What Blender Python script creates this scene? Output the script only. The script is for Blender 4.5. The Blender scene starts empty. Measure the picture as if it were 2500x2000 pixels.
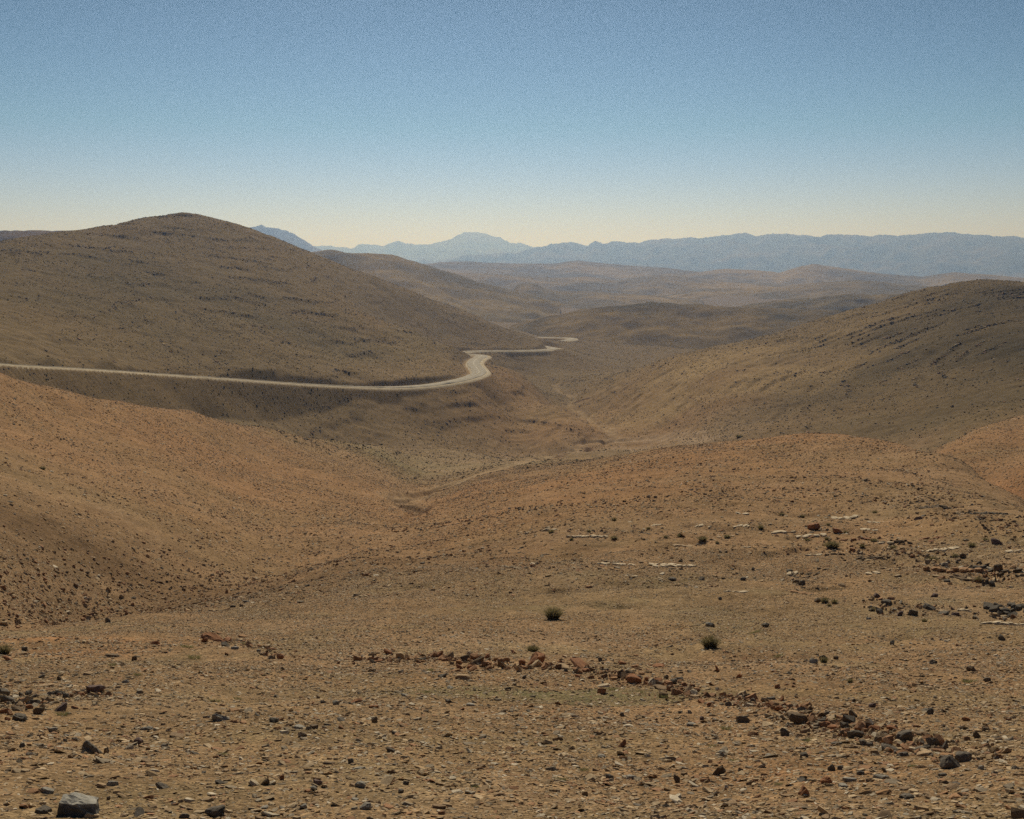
import bpy, bmesh, math, random
import numpy as np
from mathutils import Vector, Matrix

random.seed(7)
RNG = np.random.default_rng(7)
S = bpy.context.scene
COL = S.collection

# ------------------------------------------------------------------ camera
PW, PH, FPX, PITCH = 2156.0, 1725.0, 2312.0, math.atan(302.5 / 2312.0)
cam_d = bpy.data.cameras.new("camera")
cam_d.sensor_fit = 'HORIZONTAL'
cam_d.sensor_width = 36.0
cam_d.lens = 36.0 * FPX / PW
cam_d.clip_start = 0.1
cam_d.clip_end = 120000.0
cam = bpy.data.objects.new("camera", cam_d)
COL.objects.link(cam)
cam.location = (0, 0, 0)
cam.rotation_euler = (math.pi / 2 - PITCH, 0, 0)
S.camera = cam

# ------------------------------------------------------------------ world, sun, exposure
SUN_EL, SUN_AZ = math.radians(41.0), math.radians(-3.0)      # azimuth measured from +Y towards +X
W = bpy.data.worlds.new("World")
S.world = W
W.use_nodes = True
nt = W.node_tree
nt.nodes.clear()
out = nt.nodes.new('ShaderNodeOutputWorld')
bg = nt.nodes.new('ShaderNodeBackground')
sky = nt.nodes.new('ShaderNodeTexSky')
sky.sky_type = 'NISHITA'
sky.sun_disc = False
sky.sun_elevation = SUN_EL
sky.sun_rotation = SUN_AZ
sky.altitude = 1500.0
sky.air_density = 1.0
sky.dust_density = 0.6
sky.ozone_density = 3.0
bg.inputs['Strength'].default_value = 0.046
tc_ = nt.nodes.new('ShaderNodeTexCoord')
sx_ = nt.nodes.new('ShaderNodeSeparateXYZ')
nt.links.new(tc_.outputs['Generated'], sx_.inputs[0])
rp_ = nt.nodes.new('ShaderNodeValToRGB')                     # clear mountain air: the sky deepens fast above the horizon
nt.links.new(sx_.outputs['Z'], rp_.inputs[0])
rp_.color_ramp.elements[0].position = 0.0; rp_.color_ramp.elements[0].color = (1.38, 1.08, 2.0, 1)
rp_.color_ramp.elements[1].position = 0.26; rp_.color_ramp.elements[1].color = (.045, .25, .31, 1)
for p_, c_ in ((.045, (.98, .96, 1.52, 1)), (.12, (.40, .70, .86, 1)), (.7, (.25, .45, .5, 1))):
    rp_.color_ramp.elements.new(p_).color = c_
vm_ = nt.nodes.new('ShaderNodeVectorMath'); vm_.operation = 'MULTIPLY'
nt.links.new(sky.outputs[0], vm_.inputs[0]); nt.links.new(rp_.outputs[0], vm_.inputs[1])
nt.links.new(vm_.outputs[0], bg.inputs['Color'])
nt.links.new(bg.outputs[0], out.inputs['Surface'])

sun_d = bpy.data.lights.new("sun", 'SUN')
sun_d.energy = 3.5
sun_d.angle = math.radians(0.53)
sun_d.color = (1.0, 0.90, 0.71)
sun = bpy.data.objects.new("sun", sun_d)
COL.objects.link(sun)
sd = Vector((math.sin(SUN_AZ) * math.cos(SUN_EL), math.cos(SUN_AZ) * math.cos(SUN_EL), math.sin(SUN_EL)))
sun.rotation_euler = sd.to_track_quat('Z', 'Y').to_euler()
sun.location = (0, 40, 60)

S.view_settings.view_transform = 'Standard'
S.view_settings.look = 'None'
S.view_settings.exposure = 0.22
S.view_settings.gamma = 1.0
S.cycles.max_bounces = 4
S.cycles.diffuse_bounces = 2
S.cycles.volume_bounces = 0
S.cycles.use_denoising = False

# ------------------------------------------------------------------ helpers
CP, SP = math.cos(PITCH), math.sin(PITCH)
def ray(px, py):
    """unit-ish direction of photo point (2156 x 1725 grid)"""
    a = (px - PW / 2) / FPX
    b = -(py - PH / 2) / FPX
    return np.array([a, CP + b * SP, -SP + b * CP])
def at(px, py, r):
    """the place on the sight line of a photo point that is r metres away on the plan"""
    d = ray(px, py)
    return d * (r / math.hypot(d[0], d[1]))
def az_of(px, py=700):
    d = ray(px, py)
    return math.atan2(d[0], d[1])
def sm(a, b, x):
    t = np.clip((x - a) / (b - a), 0, 1)
    return t * t * (3 - 2 * t)

def _hash(ix, iy, seed):
    h = (ix.astype(np.uint32) * np.uint32(374761393)) ^ (iy.astype(np.uint32) * np.uint32(668265263)) ^ np.uint32((seed * 2246822519) & 0xffffffff)
    h = (h ^ (h >> np.uint32(13))) * np.uint32(1274126177)
    h ^= h >> np.uint32(16)
    return h
def pnoise(x, y, seed=0):
    """gradient noise, about -1..1"""
    x0 = np.floor(x); y0 = np.floor(y)
    fx = (x - x0).astype(np.float32); fy = (y - y0).astype(np.float32)
    ix = x0.astype(np.int64); iy = y0.astype(np.int64)
    u = fx * fx * fx * (fx * (fx * 6 - 15) + 10)
    v = fy * fy * fy * (fy * (fy * 6 - 15) + 10)
    def g(dx, dy):
        a = (_hash(ix + dx, iy + dy, seed) & np.uint32(0xffff)).astype(np.float32) * np.float32(2 * math.pi / 65536)
        return np.cos(a) * (fx - dx) + np.sin(a) * (fy - dy)
    n00, n10, n01, n11 = g(0, 0), g(1, 0), g(0, 1), g(1, 1)
    return ((n00 * (1 - u) + n10 * u) * (1 - v) + (n01 * (1 - u) + n11 * u) * v) * 1.5
def fbm(x, y, lam, octs, seed=0, gain=0.5):
    s = 0; a = 1.0
    for k in range(octs):
        s = s + a * pnoise(x / lam, y / lam, seed + k * 17)
        lam *= 0.5; a *= gain
    return s

def tag(o, label=None, cat=None, group=None, kind=None):
    if label: o['label'] = label
    if cat: o['category'] = cat
    if group: o['group'] = group
    if kind: o['kind'] = kind
    return o
def mesh_np(name, verts, faces, loop_counts=None, col=None, smooth=False):
    """verts (n,3); faces (m,k) all alike"""
    me = bpy.data.meshes.new(name)
    n, m = len(verts), len(faces); k = faces.shape[1]
    me.vertices.add(n); me.loops.add(m * k); me.polygons.add(m)
    me.vertices.foreach_set('co', np.ascontiguousarray(verts, dtype=np.float32).ravel())
    me.loops.foreach_set('vertex_index', np.ascontiguousarray(faces, dtype=np.int32).ravel())
    me.polygons.foreach_set('loop_start', np.arange(0, m * k, k, dtype=np.int32))
    me.polygons.foreach_set('loop_total', np.full(m, k, dtype=np.int32))
    me.polygons.foreach_set('use_smooth', np.full(m, smooth, dtype=bool))
    if col is not None:
        a = me.attributes.new('tint', 'FLOAT_COLOR', 'POINT')
        c = np.ones((n, 4), dtype=np.float32); c[:, :3] = col
        a.data.foreach_set('color', c.ravel())
    me.update(calc_edges=True)
    return me
def link(name, me, mat=None, parent=None):
    o = bpy.data.objects.new(name, me); COL.objects.link(o)
    if mat and not me.materials: me.materials.append(mat)
    if parent: o.parent = parent
    return o

# ------------------------------------------------------------------ materials
def new_mat(name, rough=0.95, spec=0.15):
    m = bpy.data.materials.new(name); m.use_nodes = True
    t = m.node_tree; b = t.nodes['Principled BSDF']
    b.inputs['Roughness'].default_value = rough
    b.inputs['Specular IOR Level'].default_value = spec
    return m, t, b
def nd(t, kind, **kw):
    n = t.nodes.new(kind)
    for k, v in kw.items(): setattr(n, k, v)
    return n
def noise_node(t, coord, scale, detail=4, rough=0.6):
    n = nd(t, 'ShaderNodeTexNoise')
    n.inputs['Scale'].default_value = scale; n.inputs['Detail'].default_value = detail
    n.inputs['Roughness'].default_value = rough
    t.links.new(coord, n.inputs['Vector'])
    return n.outputs['Fac']
def math_node(t, op, a, b=None, clamp=False):
    n = nd(t, 'ShaderNodeMath', operation=op); n.use_clamp = clamp
    for i, v in enumerate((a, b)):
        if v is None: continue
        if isinstance(v, (int, float)): n.inputs[i].default_value = v
        else: t.links.new(v, n.inputs[i])
    return n.outputs[0]
def map_range(t, v, a, b, c, d):
    n = nd(t, 'ShaderNodeMapRange')
    t.links.new(v, n.inputs[0])
    for i, q in enumerate((a, b, c, d)): n.inputs[i + 1].default_value = q
    return n.outputs[0]
def mul_col(t, col, fac):
    n = nd(t, 'ShaderNodeVectorMath', operation='SCALE')
    t.links.new(col, n.inputs[0]); t.links.new(fac, n.inputs['Scale'])
    return n.outputs[0]
def mix_col(t, fac, a, b):
    n = nd(t, 'ShaderNodeMix', data_type='RGBA')
    for i, v in ((0, fac), (6, a), (7, b)):
        if isinstance(v, (int, float)): n.inputs[i].default_value = v
        elif isinstance(v, tuple): n.inputs[i].default_value = (*v, 1)
        else: t.links.new(v, n.inputs[i])
    return n.outputs[2]

def ground_material():
    m, t, b = new_mat("stony_soil", 1.0, 0.05)
    at_ = nd(t, 'ShaderNodeAttribute', attribute_name='tint')
    geo = nd(t, 'ShaderNodeNewGeometry')
    P = geo.outputs['Position']
    n1 = noise_node(t, P, 22.0, 3); n2 = noise_node(t, P, 2.6, 4); n3 = noise_node(t, P, 0.35, 4)
    f1 = map_range(t, n1, 0.25, 0.75, 0.55, 1.45)
    f2 = map_range(t, n2, 0.3, 0.7, 0.72, 1.28)
    f3 = map_range(t, n3, 0.3, 0.7, 0.8, 1.2)
    f = math_node(t, 'MULTIPLY', math_node(t, 'MULTIPLY', f1, f2), f3)
    c = mul_col(t, at_.outputs['Color'], f)
    # stones too small to model: a mosaic of pale and dark flakes
    vo = nd(t, 'ShaderNodeTexVoronoi'); vo.inputs['Scale'].default_value = 26.0
    t.links.new(P, vo.inputs['Vector'])
    sep = nd(t, 'ShaderNodeSeparateColor'); t.links.new(vo.outputs['Color'], sep.inputs[0])
    k = map_range(t, sep.outputs[0], 0.0, 1.0, 0.62, 1.4)
    c = mul_col(t, c, k)
    t.links.new(c, b.inputs['Base Color'])
    bp = nd(t, 'ShaderNodeBump'); bp.inputs['Strength'].default_value = 0.9; bp.inputs['Distance'].default_value = 0.05
    h = math_node(t, 'ADD', noise_node(t, P, 14.0, 5, 0.7), math_node(t, 'MULTIPLY', noise_node(t, P, 1.3, 4), 2.0))
    t.links.new(h, bp.inputs['Height']); t.links.new(bp.outputs[0], b.inputs['Normal'])
    return m
def hill_material(name, scale=0.03):
    m, t, b = new_mat(name, 1.0, 0.0)
    at_ = nd(t, 'ShaderNodeAttribute', attribute_name='tint')
    P = nd(t, 'ShaderNodeNewGeometry').outputs['Position']
    f = math_node(t, 'MULTIPLY', map_range(t, noise_node(t, P, scale, 6), 0.3, 0.7, 0.75, 1.25),
                  map_range(t, noise_node(t, P, scale * 9, 4), 0.3, 0.7, 0.75, 1.25))
    t.links.new(mul_col(t, at_.outputs['Color'], f), b.inputs['Base Color'])
    return m
M_GROUND = ground_material()
M_HILL = hill_material("dry_hill")
M_MTN = hill_material("bare_mountain", 0.004)

# ------------------------------------------------------------------ terrain: survey of the land
# each column: photo x -> [(photo y, plan distance) on visible ground, or (None, distance, height) where a rise hides it]
NEAR = [(1725, 7.4), (1600, 10.6), (1500, 15.4)]
def hid(r, z): return (None, r, z)
COLS = {
 -330: [(1400, 27), (1340, 37), (1330, 40), (1250, 44), (1150, 52), (1050, 65), (950, 88), (850, 115), (735, 140), hid(200, -22), (760, 290), (730, 306), (700, 340), (650, 390), (600, 450), (560, 520), (535, 590), hid(760, 0), hid(1000, -20)],
 0: [(1400, 25), (1360, 33), (1338, 42), (1330, 47), (1250, 52), (1150, 60), (1050, 74), (950, 100), (870, 128), (795, 152), hid(220, -33), hid(313, -33.2), (765, 325), (740, 345), (700, 380), (650, 430), (600, 490), (550, 560), (511, 640), hid(800, 0), hid(1050, -30)],
 120: [(1400, 25), (1360, 33), (1325, 46), (1316, 53), (1250, 58), (1150, 67), (1050, 84), (950, 114), (870, 150), (815, 174), hid(235, -37), hid(310, -43), hid(340, -37), (772, 350), (745, 370), (700, 408), (650, 458), (600, 518), (550, 585), (489, 690), hid(850, 6), hid(1100, -30)],
 250: [(1400, 25), (1350, 35), (1310, 50), (1298, 60), (1250, 64), (1200, 69), (1150, 75), (1100, 83), (1050, 94), (1000, 110), (950, 132), (900, 160), (843, 192), hid(250, -42), hid(310, -47), hid(363, -40), (780, 375), (750, 398), (700, 440), (650, 490), (600, 550), (550, 615), (500, 690), (472, 740), hid(900, 10), hid(1150, -30)],
 400: [(1400, 25), (1340, 36), (1290, 54), (1265, 67), (1220, 73), (1150, 84), (1100, 94), (1050, 110), (1000, 133), (950, 164), (905, 190), (869, 215), hid(270, -45), hid(325, -53), (870, 372), hid(388, -44.2), (790, 400), (750, 435), (700, 475), (650, 525), (600, 580), (550, 640), (500, 705), (451, 770), hid(930, 15), hid(1200, -30)],
 550: [(1400, 25), (1350, 33), (1300, 45), (1260, 60), (1235, 74), (1200, 82), (1150, 95), (1100, 113), (1050, 139), (1000, 173), (950, 207), (901, 240), hid(285, -48), hid(330, -56), (905, 372), (885, 392), hid(409, -49.2), (802, 421), (750, 465), (700, 510), (650, 565), (600, 620), (550, 690), (520, 740), (489, 790), hid(950, 2), hid(1250, -40)],
 700: [(1400, 25), (1320, 37), (1260, 50), (1200, 68), (1162, 90), (1120, 106), (1080, 128), (1040, 165), (1000, 200), (950, 240), (924, 268), hid(320, -60), (930, 395), (885, 415), hid(437, -52.2), (811, 449), (750, 510), (700, 560), (650, 610), (620, 655), (590, 720), (570, 775), (549, 850), hid(1010, -12), hid(1300, -60)],
 800: [(1400, 25), (1300, 40), (1200, 63), (1150, 80), (1120, 103), (1080, 145), (1050, 180), (1020, 205), (980, 243), (938, 295), hid(345, -66), (925, 410), (880, 433), hid(459, -54.8), (815, 470), (770, 520), (720, 570), (673, 620), hid(690, -38), (660, 775), (620, 830), (591, 880), hid(1050, -32), hid(1350, -70)],
 880: [(1400, 25), (1300, 39), (1200, 61), (1150, 83), (1100, 128), (1070, 178), (1040, 208), (1010, 245), (980, 285), (950, 345), (935, 415), (900, 445), (860, 462), hid(474, -55.8), (812, 485), (780, 520), (745, 560), (702, 600), hid(690, -51), (725, 765), (700, 798), (660, 850), (626, 890), hid(1050, -42), hid(1350, -74)],
 1000: [(1400, 25), (1300, 39), (1200, 58), (1150, 74), (1100, 96), (1050, 140), (1020, 190), (1000, 232), (980, 285), (964, 395), (955, 425), (930, 440), (880, 470), (840, 490), (815, 505), hid(590, -54), (748, 622), hid(700, -60), (742, 798), (737, 812), (715, 840), (690, 872), (668, 900), hid(1050, -60), hid(1350, -77)],
 1045: [(1400, 25), (1300, 39), (1200, 57), (1150, 71), (1100, 91), (1050, 126), (1020, 168), (1000, 210), (980, 266), (965, 370), (955, 430), (930, 450), (900, 470), (850, 508), (810, 545), (785, 580), (768, 612), hid(705, -70), (764, 785), (748, 800), (738, 816), (716, 850), (686, 895), hid(1030, -66), hid(1350, -78)],
 1100: [(1400, 25), (1300, 38), (1200, 56), (1150, 68), (1100, 86), (1050, 113), (1020, 150), (1000, 190), (980, 255), (962, 390), (955, 440), (940, 455), (900, 490), (850, 535), (810, 575), (788, 605), hid(690, -75), (781, 788), (757, 815), (738, 835), (722, 865), (706, 892), hid(1010, -73), hid(1350, -80)],
 1180: [(1400, 25), (1300, 38), (1200, 55), (1150, 65), (1100, 79), (1050, 102), (1020, 130), (1000, 165), (980, 235), (965, 370), (953, 438), (930, 450), (900, 472), (870, 503), (854, 532), hid(575, -78), (847, 622), (828, 670), (808, 722), (790, 770), (765, 825), (735, 862), (726, 920), (717, 990), hid(1150, -84), hid(1400, -98)],
 1250: [(1400, 25), (1300, 38), (1200, 54), (1150, 64), (1100, 78), (1050, 99), (1000, 145), (970, 235), (945, 360), (930, 455), (912, 470), (894, 492), hid(528, -77.8), (886, 552), (860, 585), (820, 632), (790, 720), (772, 830), (745, 955), (722, 1055), (717, 1085), hid(1250, -97), hid(1450, -100)],
 1400: [(1400, 25), (1300, 38), (1200, 54), (1150, 63), (1100, 76), (1050, 93), (1000, 120), (960, 155), (941, 190), hid(260, -46), (924, 440), (905, 462), (850, 515), (800, 555), (759, 600), hid(760, -75), (745, 955), (728, 1060), hid(1250, -97), hid(1450, -100)],
 1500: [(1400, 25), (1300, 38), (1200, 54), (1100, 75), (1050, 91), (1000, 113), (960, 142), (934, 178), hid(240, -42), hid(330, -60), (912, 400), (850, 455), (800, 508), (765, 555), (733, 610), hid(770, -68), hid(1000, -76), hid(1250, -97), hid(1450, -100)],
 1700: [(1400, 25), (1300, 38), (1200, 54), (1150, 63), (1100, 75), (1050, 90), (1000, 110), (950, 140), (915, 172), hid(235, -42), hid(310, -52), (900, 368), (850, 420), (800, 470), (750, 530), (710, 590), (682, 640), hid(800, -52), hid(1000, -74), hid(1250, -97), hid(1450, -100)],
 1900: [(1400, 25), (1300, 38), (1200, 53), (1150, 62), (1100, 73), (1050, 87), (1000, 107), (970, 128), (943, 158), hid(212, -38), hid(262, -45), (930, 305), (900, 335), (850, 380), (800, 425), (750, 475), (700, 530), (650, 590), (620, 640), hid(800, -38), hid(1000, -70), hid(1250, -97), hid(1450, -100)],
 2050: [(1400, 25), (1300, 38), (1200, 53), (1150, 61), (1100, 71), (1050, 85), (1020, 105), (994, 135), hid(165, -33), (965, 188), (930, 210), (899, 235), hid(272, -42.5), (880, 315), (850, 345), (800, 388), (750, 433), (700, 485), (650, 540), (612, 600), (592, 635), hid(790, -28), hid(1000, -62), hid(1250, -97), hid(1450, -100)],
 2156: [(1400, 25), (1300, 38), (1200, 52), (1150, 60), (1100, 72), (1070, 88), (1042, 112), hid(138, -31.5), (1005, 168), (940, 205), (873, 250), hid(285, -40), (855, 322), (800, 367), (750, 412), (700, 462), (650, 520), (612, 585), (597, 622), hid(780, -28), hid(1000, -60), hid(1250, -97), hid(1450, -100)],
 2450: [(1400, 25), (1300, 38), (1200, 51), (1150, 60), (1110, 80), hid(110, -29), (1040, 150), (940, 190), (850, 235), hid(275, -38), (830, 310), (750, 380), (650, 480), (600, 580), hid(760, -25), hid(1000, -60), hid(1250, -97), hid(1450, -100)],
}
pts = []
for px, rows in COLS.items():
    for row in NEAR + rows:
        if row[0] is None:
            r, z = row[1], row[2]; a = az_of(px)
        else:
            p = at(px, row[0], row[1]); r, z = row[1], p[2]; a = math.atan2(p[0], p[1])
        pts.append((a, math.log(r), (z + 1.6) / r))
for a in np.linspace(-0.62, 0.62, 11):
    for r, s in ((0.5, -0.30), (1.5, -0.305), (3.5, -0.315)):
        pts.append((a, math.log(r), s))
    for r, z in ((2000, -92), (4000, -97), (9000, -104), (20000, -112), (45000, -118)):
        pts.append((a, math.log(r), (z + 1.6) / r))
pts = np.array(pts)
KU = 2.2
U = np.c_[pts[:, 0] * KU, pts[:, 1]]
def tps(d2): return 0.5 * d2 * np.log(d2 + 1e-12)
D2 = ((U[:, None, :] - U[None, :, :]) ** 2).sum(-1)
n = len(U)
A = np.zeros((n + 3, n + 3)); A[:n, :n] = tps(D2) + np.eye(n) * 2e-4
A[:n, n] = 1; A[:n, n + 1:] = U; A[n, :n] = 1; A[n + 1:, :n] = U.T
sol = np.linalg.solve(A, np.r_[pts[:, 2], 0, 0, 0])
GA0, GA1, GV0, GV1, GNA, GNV = -0.66, 0.66, math.log(0.4), math.log(46000.0), 360, 900
ga = np.linspace(GA0, GA1, GNA); gv = np.linspace(GV0, GV1, GNV)
GRID = np.zeros((GNV, GNA))
for j0 in range(0, GNV, 60):
    vv, aa = np.meshgrid(gv[j0:j0 + 60], ga, indexing='ij')
    Q = np.stack([aa.ravel() * KU, vv.ravel()], 1)
    d2 = ((Q[:, None, :] - U[None, :, :]) ** 2).sum(-1)
    GRID[j0:j0 + 60] = (tps(d2) @ sol[:n] + sol[n] + Q @ sol[n + 1:]).reshape(aa.shape)
def cubw(t):
    return (-0.5 * t + t * t - 0.5 * t ** 3, 1 - 2.5 * t * t + 1.5 * t ** 3, 0.5 * t + 2 * t * t - 1.5 * t ** 3, -0.5 * t * t + 0.5 * t ** 3)
def base_slope(az, v):
    x = np.clip((az - GA0) / (GA1 - GA0), 0.004, 0.996) * (GNA - 1)
    y = np.clip((v - GV0) / (GV1 - GV0), 0.002, 0.998) * (GNV - 1)
    ix = np.floor(x).astype(int); iy = np.floor(y).astype(int)
    wx = cubw(x - ix); wy = cubw(y - iy)
    s = 0
    for j in range(4):
        row = 0
        for i in range(4):
            row = row + wx[i] * GRID[np.clip(iy + j - 1, 0, GNV - 1), np.clip(ix + i - 1, 0, GNA - 1)]
        s = s + wy[j] * row
    return s

# ------------------------------------------------------------------ road and wash centre lines (plan curves)
def spline(P, step):
    P = np.array(P, float); outp = []
    Pe = np.vstack([2 * P[0] - P[1], P, 2 * P[-1] - P[-2]])
    for i in range(1, len(Pe) - 2):
        p0, p1, p2, p3 = Pe[i - 1], Pe[i], Pe[i + 1], Pe[i + 2]
        nseg = max(2, int(np.linalg.norm((p2 - p1)[:2]) / step))
        for t in np.linspace(0, 1, nseg, endpoint=False):
            outp.append(0.5 * ((2 * p1) + (p2 - p0) * t + (2 * p0 - 5 * p1 + 4 * p2 - p3) * t * t + (3 * p1 - p0 - 3 * p2 + p3) * t ** 3))
    outp.append(P[-1])
    return np.array(outp)
ROAD = spline([at(-420, 733, 288), at(-200, 747, 303), at(0, 765, 325), at(150, 774, 348), at(300, 784, 378), at(450, 794, 404), at(600, 805, 430), at(700, 811, 449),
               at(800, 815, 470), at(880, 812.5, 486), at(940, 805, 501), at(985, 795, 520), at(1008, 785, 545), at(1004, 775, 574), at(997, 765, 606), at(1003, 756, 640), at(1014, 750, 668),
               at(1006, 747, 700), at(975, 745.5, 735), at(958, 743, 770), at(985, 739.5, 800), at(1040, 738.3, 815), at(1100, 738, 832), at(1145, 736.2, 853), at(1168, 733.8, 885), at(1155, 731, 918),
               at(1128, 726, 945), at(1122, 722, 968), at(1150, 719.5, 990), at(1180, 717.5, 1012), at(1202, 714.5, 1050), at(1200, 711.6, 1095), at(1168, 710.5, 1130), at(1140, 709.5, 1180)], 2.0)
WASH = WASH2 = None; BANKS = []
def near_curve(x, y, C, reach):
    """distance, curve height and parameter of the nearest curve sample, only for points within reach"""
    d = np.full(x.shape, 1e6, np.float32); zc = np.zeros(x.shape, np.float32); tc = np.zeros(x.shape, np.float32)
    lo = C[:, :2].min(0) - reach; hi = C[:, :2].max(0) + reach
    idx = np.nonzero((x > lo[0]) & (x < hi[0]) & (y > lo[1]) & (y < hi[1]))[0]
    step = max(1, int(16 / max(0.5, np.linalg.norm(C[1, :2] - C[0, :2]))))
    Cc = C[::step]
    keep = []
    for k in range(0, len(idx), 200000):
        i = idx[k:k + 200000]
        dd = np.min((x[i, None].astype(np.float32) - Cc[None, :, 0].astype(np.float32)) ** 2 + (y[i, None].astype(np.float32) - Cc[None, :, 1].astype(np.float32)) ** 2, axis=1)
        keep.append(i[dd < (reach + 12) ** 2])
    if not keep: return d, zc, tc
    idx = np.concatenate(keep)
    for k in range(0, len(idx), 60000):
        i = idx[k:k + 60000]
        D = (x[i, None].astype(np.float32) - C[None, :, 0].astype(np.float32)) ** 2 + (y[i, None].astype(np.float32) - C[None, :, 1].astype(np.float32)) ** 2
        j = D.argmin(1)
        d[i] = np.sqrt(D[np.arange(len(i)), j]); zc[i] = C[j, 2]; tc[i] = j / len(C)
    return d, zc, tc

FOLD = at(2260, 800, 430)
HL = at(430, 600, 620); HR = at(2050, 700, 520); KN = at(1850, 1150, 66)
def land(x, y, sp):
    """height of the land at plan points, with detail down to the sampling distance sp"""
    r = np.hypot(x, y) + 1e-6
    az = np.arctan2(x, y)
    v = np.log(r)
    z = base_slope(az, v) * r - 1.6
    # rough ground at every scale
    mid = sm(6, 40, r)
    for lam, amp, sd_ in ((60, .55, 3), (27, .42, 4), (12, .26, 5), (5.2, .13, 6), (2.3, .065, 7), (1.0, .03, 8), (.45, .014, 9), (.2, .007, 10)):
        w = sm(1.6, 3.2, lam / sp) * (sm(10, 90, r) if lam > 10 else 1)
        ii = np.nonzero(w > 0.01)[0]
        if len(ii) == 0: continue
        z[ii] += amp * w[ii] * pnoise(x[ii] / lam, y[ii] / lam, sd_)
    # gullies and rough rock on the rises
    hw = sm(260, 340, r) * (1 - sm(1000, 1300, r)); ii = np.nonzero(hw > .02)[0]
    if len(ii):
        X, Y = x[ii], y[ii]
        wx = X + 8 * pnoise(X / 34, Y / 34, 91); wy = Y + 8 * pnoise(X / 34, Y / 34, 92)
        g1 = 1 - np.abs(pnoise(wx / 52, wy / 90, 93)); g2 = 1 - np.abs(pnoise(wx / 19, wy / 30, 94))
        z[ii] -= hw[ii] * (.75 * sm(.72, 1, g1) + .28 * sm(.7, 1, g2))
        z[ii] += hw[ii] * (.24 * pnoise(X / 7, Y / 7, 95) + .20 * pnoise(X / 3.3, Y / 3.3, 96) * sm(1.3, 2.4, 3.3 / sp[ii]))
    # rolling far ground
    z += sm(1150, 2200, r) * 16 * fbm(x, y, 700, 3, 31)
    # beds of rock that crop out as low steps on the three big rises
    for c, rad, per, amp, tx, ty, sd_ in ((HL, 260, 5.0, .9, .10, -.03, 41), (HR, 190, 4.2, .9, -.16, .10, 42), (KN, 42, 1.1, .7, .10, .04, 43)):
        g = np.exp(-((x - c[0]) ** 2 + (y - c[1]) ** 2) / (rad * rad))
        ii = np.nonzero(g > 0.05)[0]
        if len(ii) == 0: continue
        X, Y, G = x[ii], y[ii], g[ii]
        wob = fbm(X, Y, rad * .5, 3, sd_) * per * 1.1
        lev = z[ii] + tx * X + ty * Y
        if sd_ == 42:     # folded beds: arcs about a point low on the right
            lev = lev * .35 + .42 * np.hypot((X - FOLD[0]), (Y - FOLD[1]) * .8)
        f = (lev + wob) / per
        f = f - np.floor(f)
        brk = sm(-.1, .5, fbm(X, Y, rad * .12, 4, sd_ + 5))
        z[ii] += per * amp * np.minimum(1, G * 1.6) * brk * (sm(.62, .95, f) - f) * (.62 if sd_ == 43 else .34)
    # dry stream bed
    for C, wid, dep in ((WASH, 1.9, 1.0), (WASH2, 1.8, .8)):
        if C is None: continue
        d, zc, tc = near_curve(x, y, C, 24)
        k = np.nonzero(d < 24)[0]
        if len(k):
            wob = 1 + .6 * pnoise(x[k] / 9, y[k] / 9, 51)
            deep = dep * np.clip(.45 + 1.1 * pnoise(x[k] / 26, y[k] / 26, 52), 0, 1.3) * sm(70, 150, r[k])
            z[k] -= deep * (1 - sm(.75, 1.25, d[k] / (wid * wob)))
            z[k] -= .25 * (1 - sm(0, 1, d[k] / 14)) * sm(70, 150, r[k])
    for bank in BANKS:
        d, zc, tc = near_curve(x, y, bank, 6)
        k = np.nonzero(d < 6)[0]
        if len(k): z[k] -= np.minimum(.9, r[k] * .0042) * (1 - sm(.7, 1.5, d[k] + .5 * pnoise(x[k] / 2, y[k] / 2, 53)))
    # road bench: cut into the slope above, filled out below
    d, zc, tc = near_curve(x, y, ROAD, 70)
    k = np.nonzero(d < 70)[0]
    if len(k):
        e = np.maximum(0, d[k] - 6.0)
        rough = 1 + .10 * pnoise(x[k] / 14, y[k] / 14, 61)
        z[k] = np.clip(z[k], zc[k] - .8 - e * 1.0 * rough, zc[k] - .8 + e * 1.25 * rough)
    return z

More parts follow.
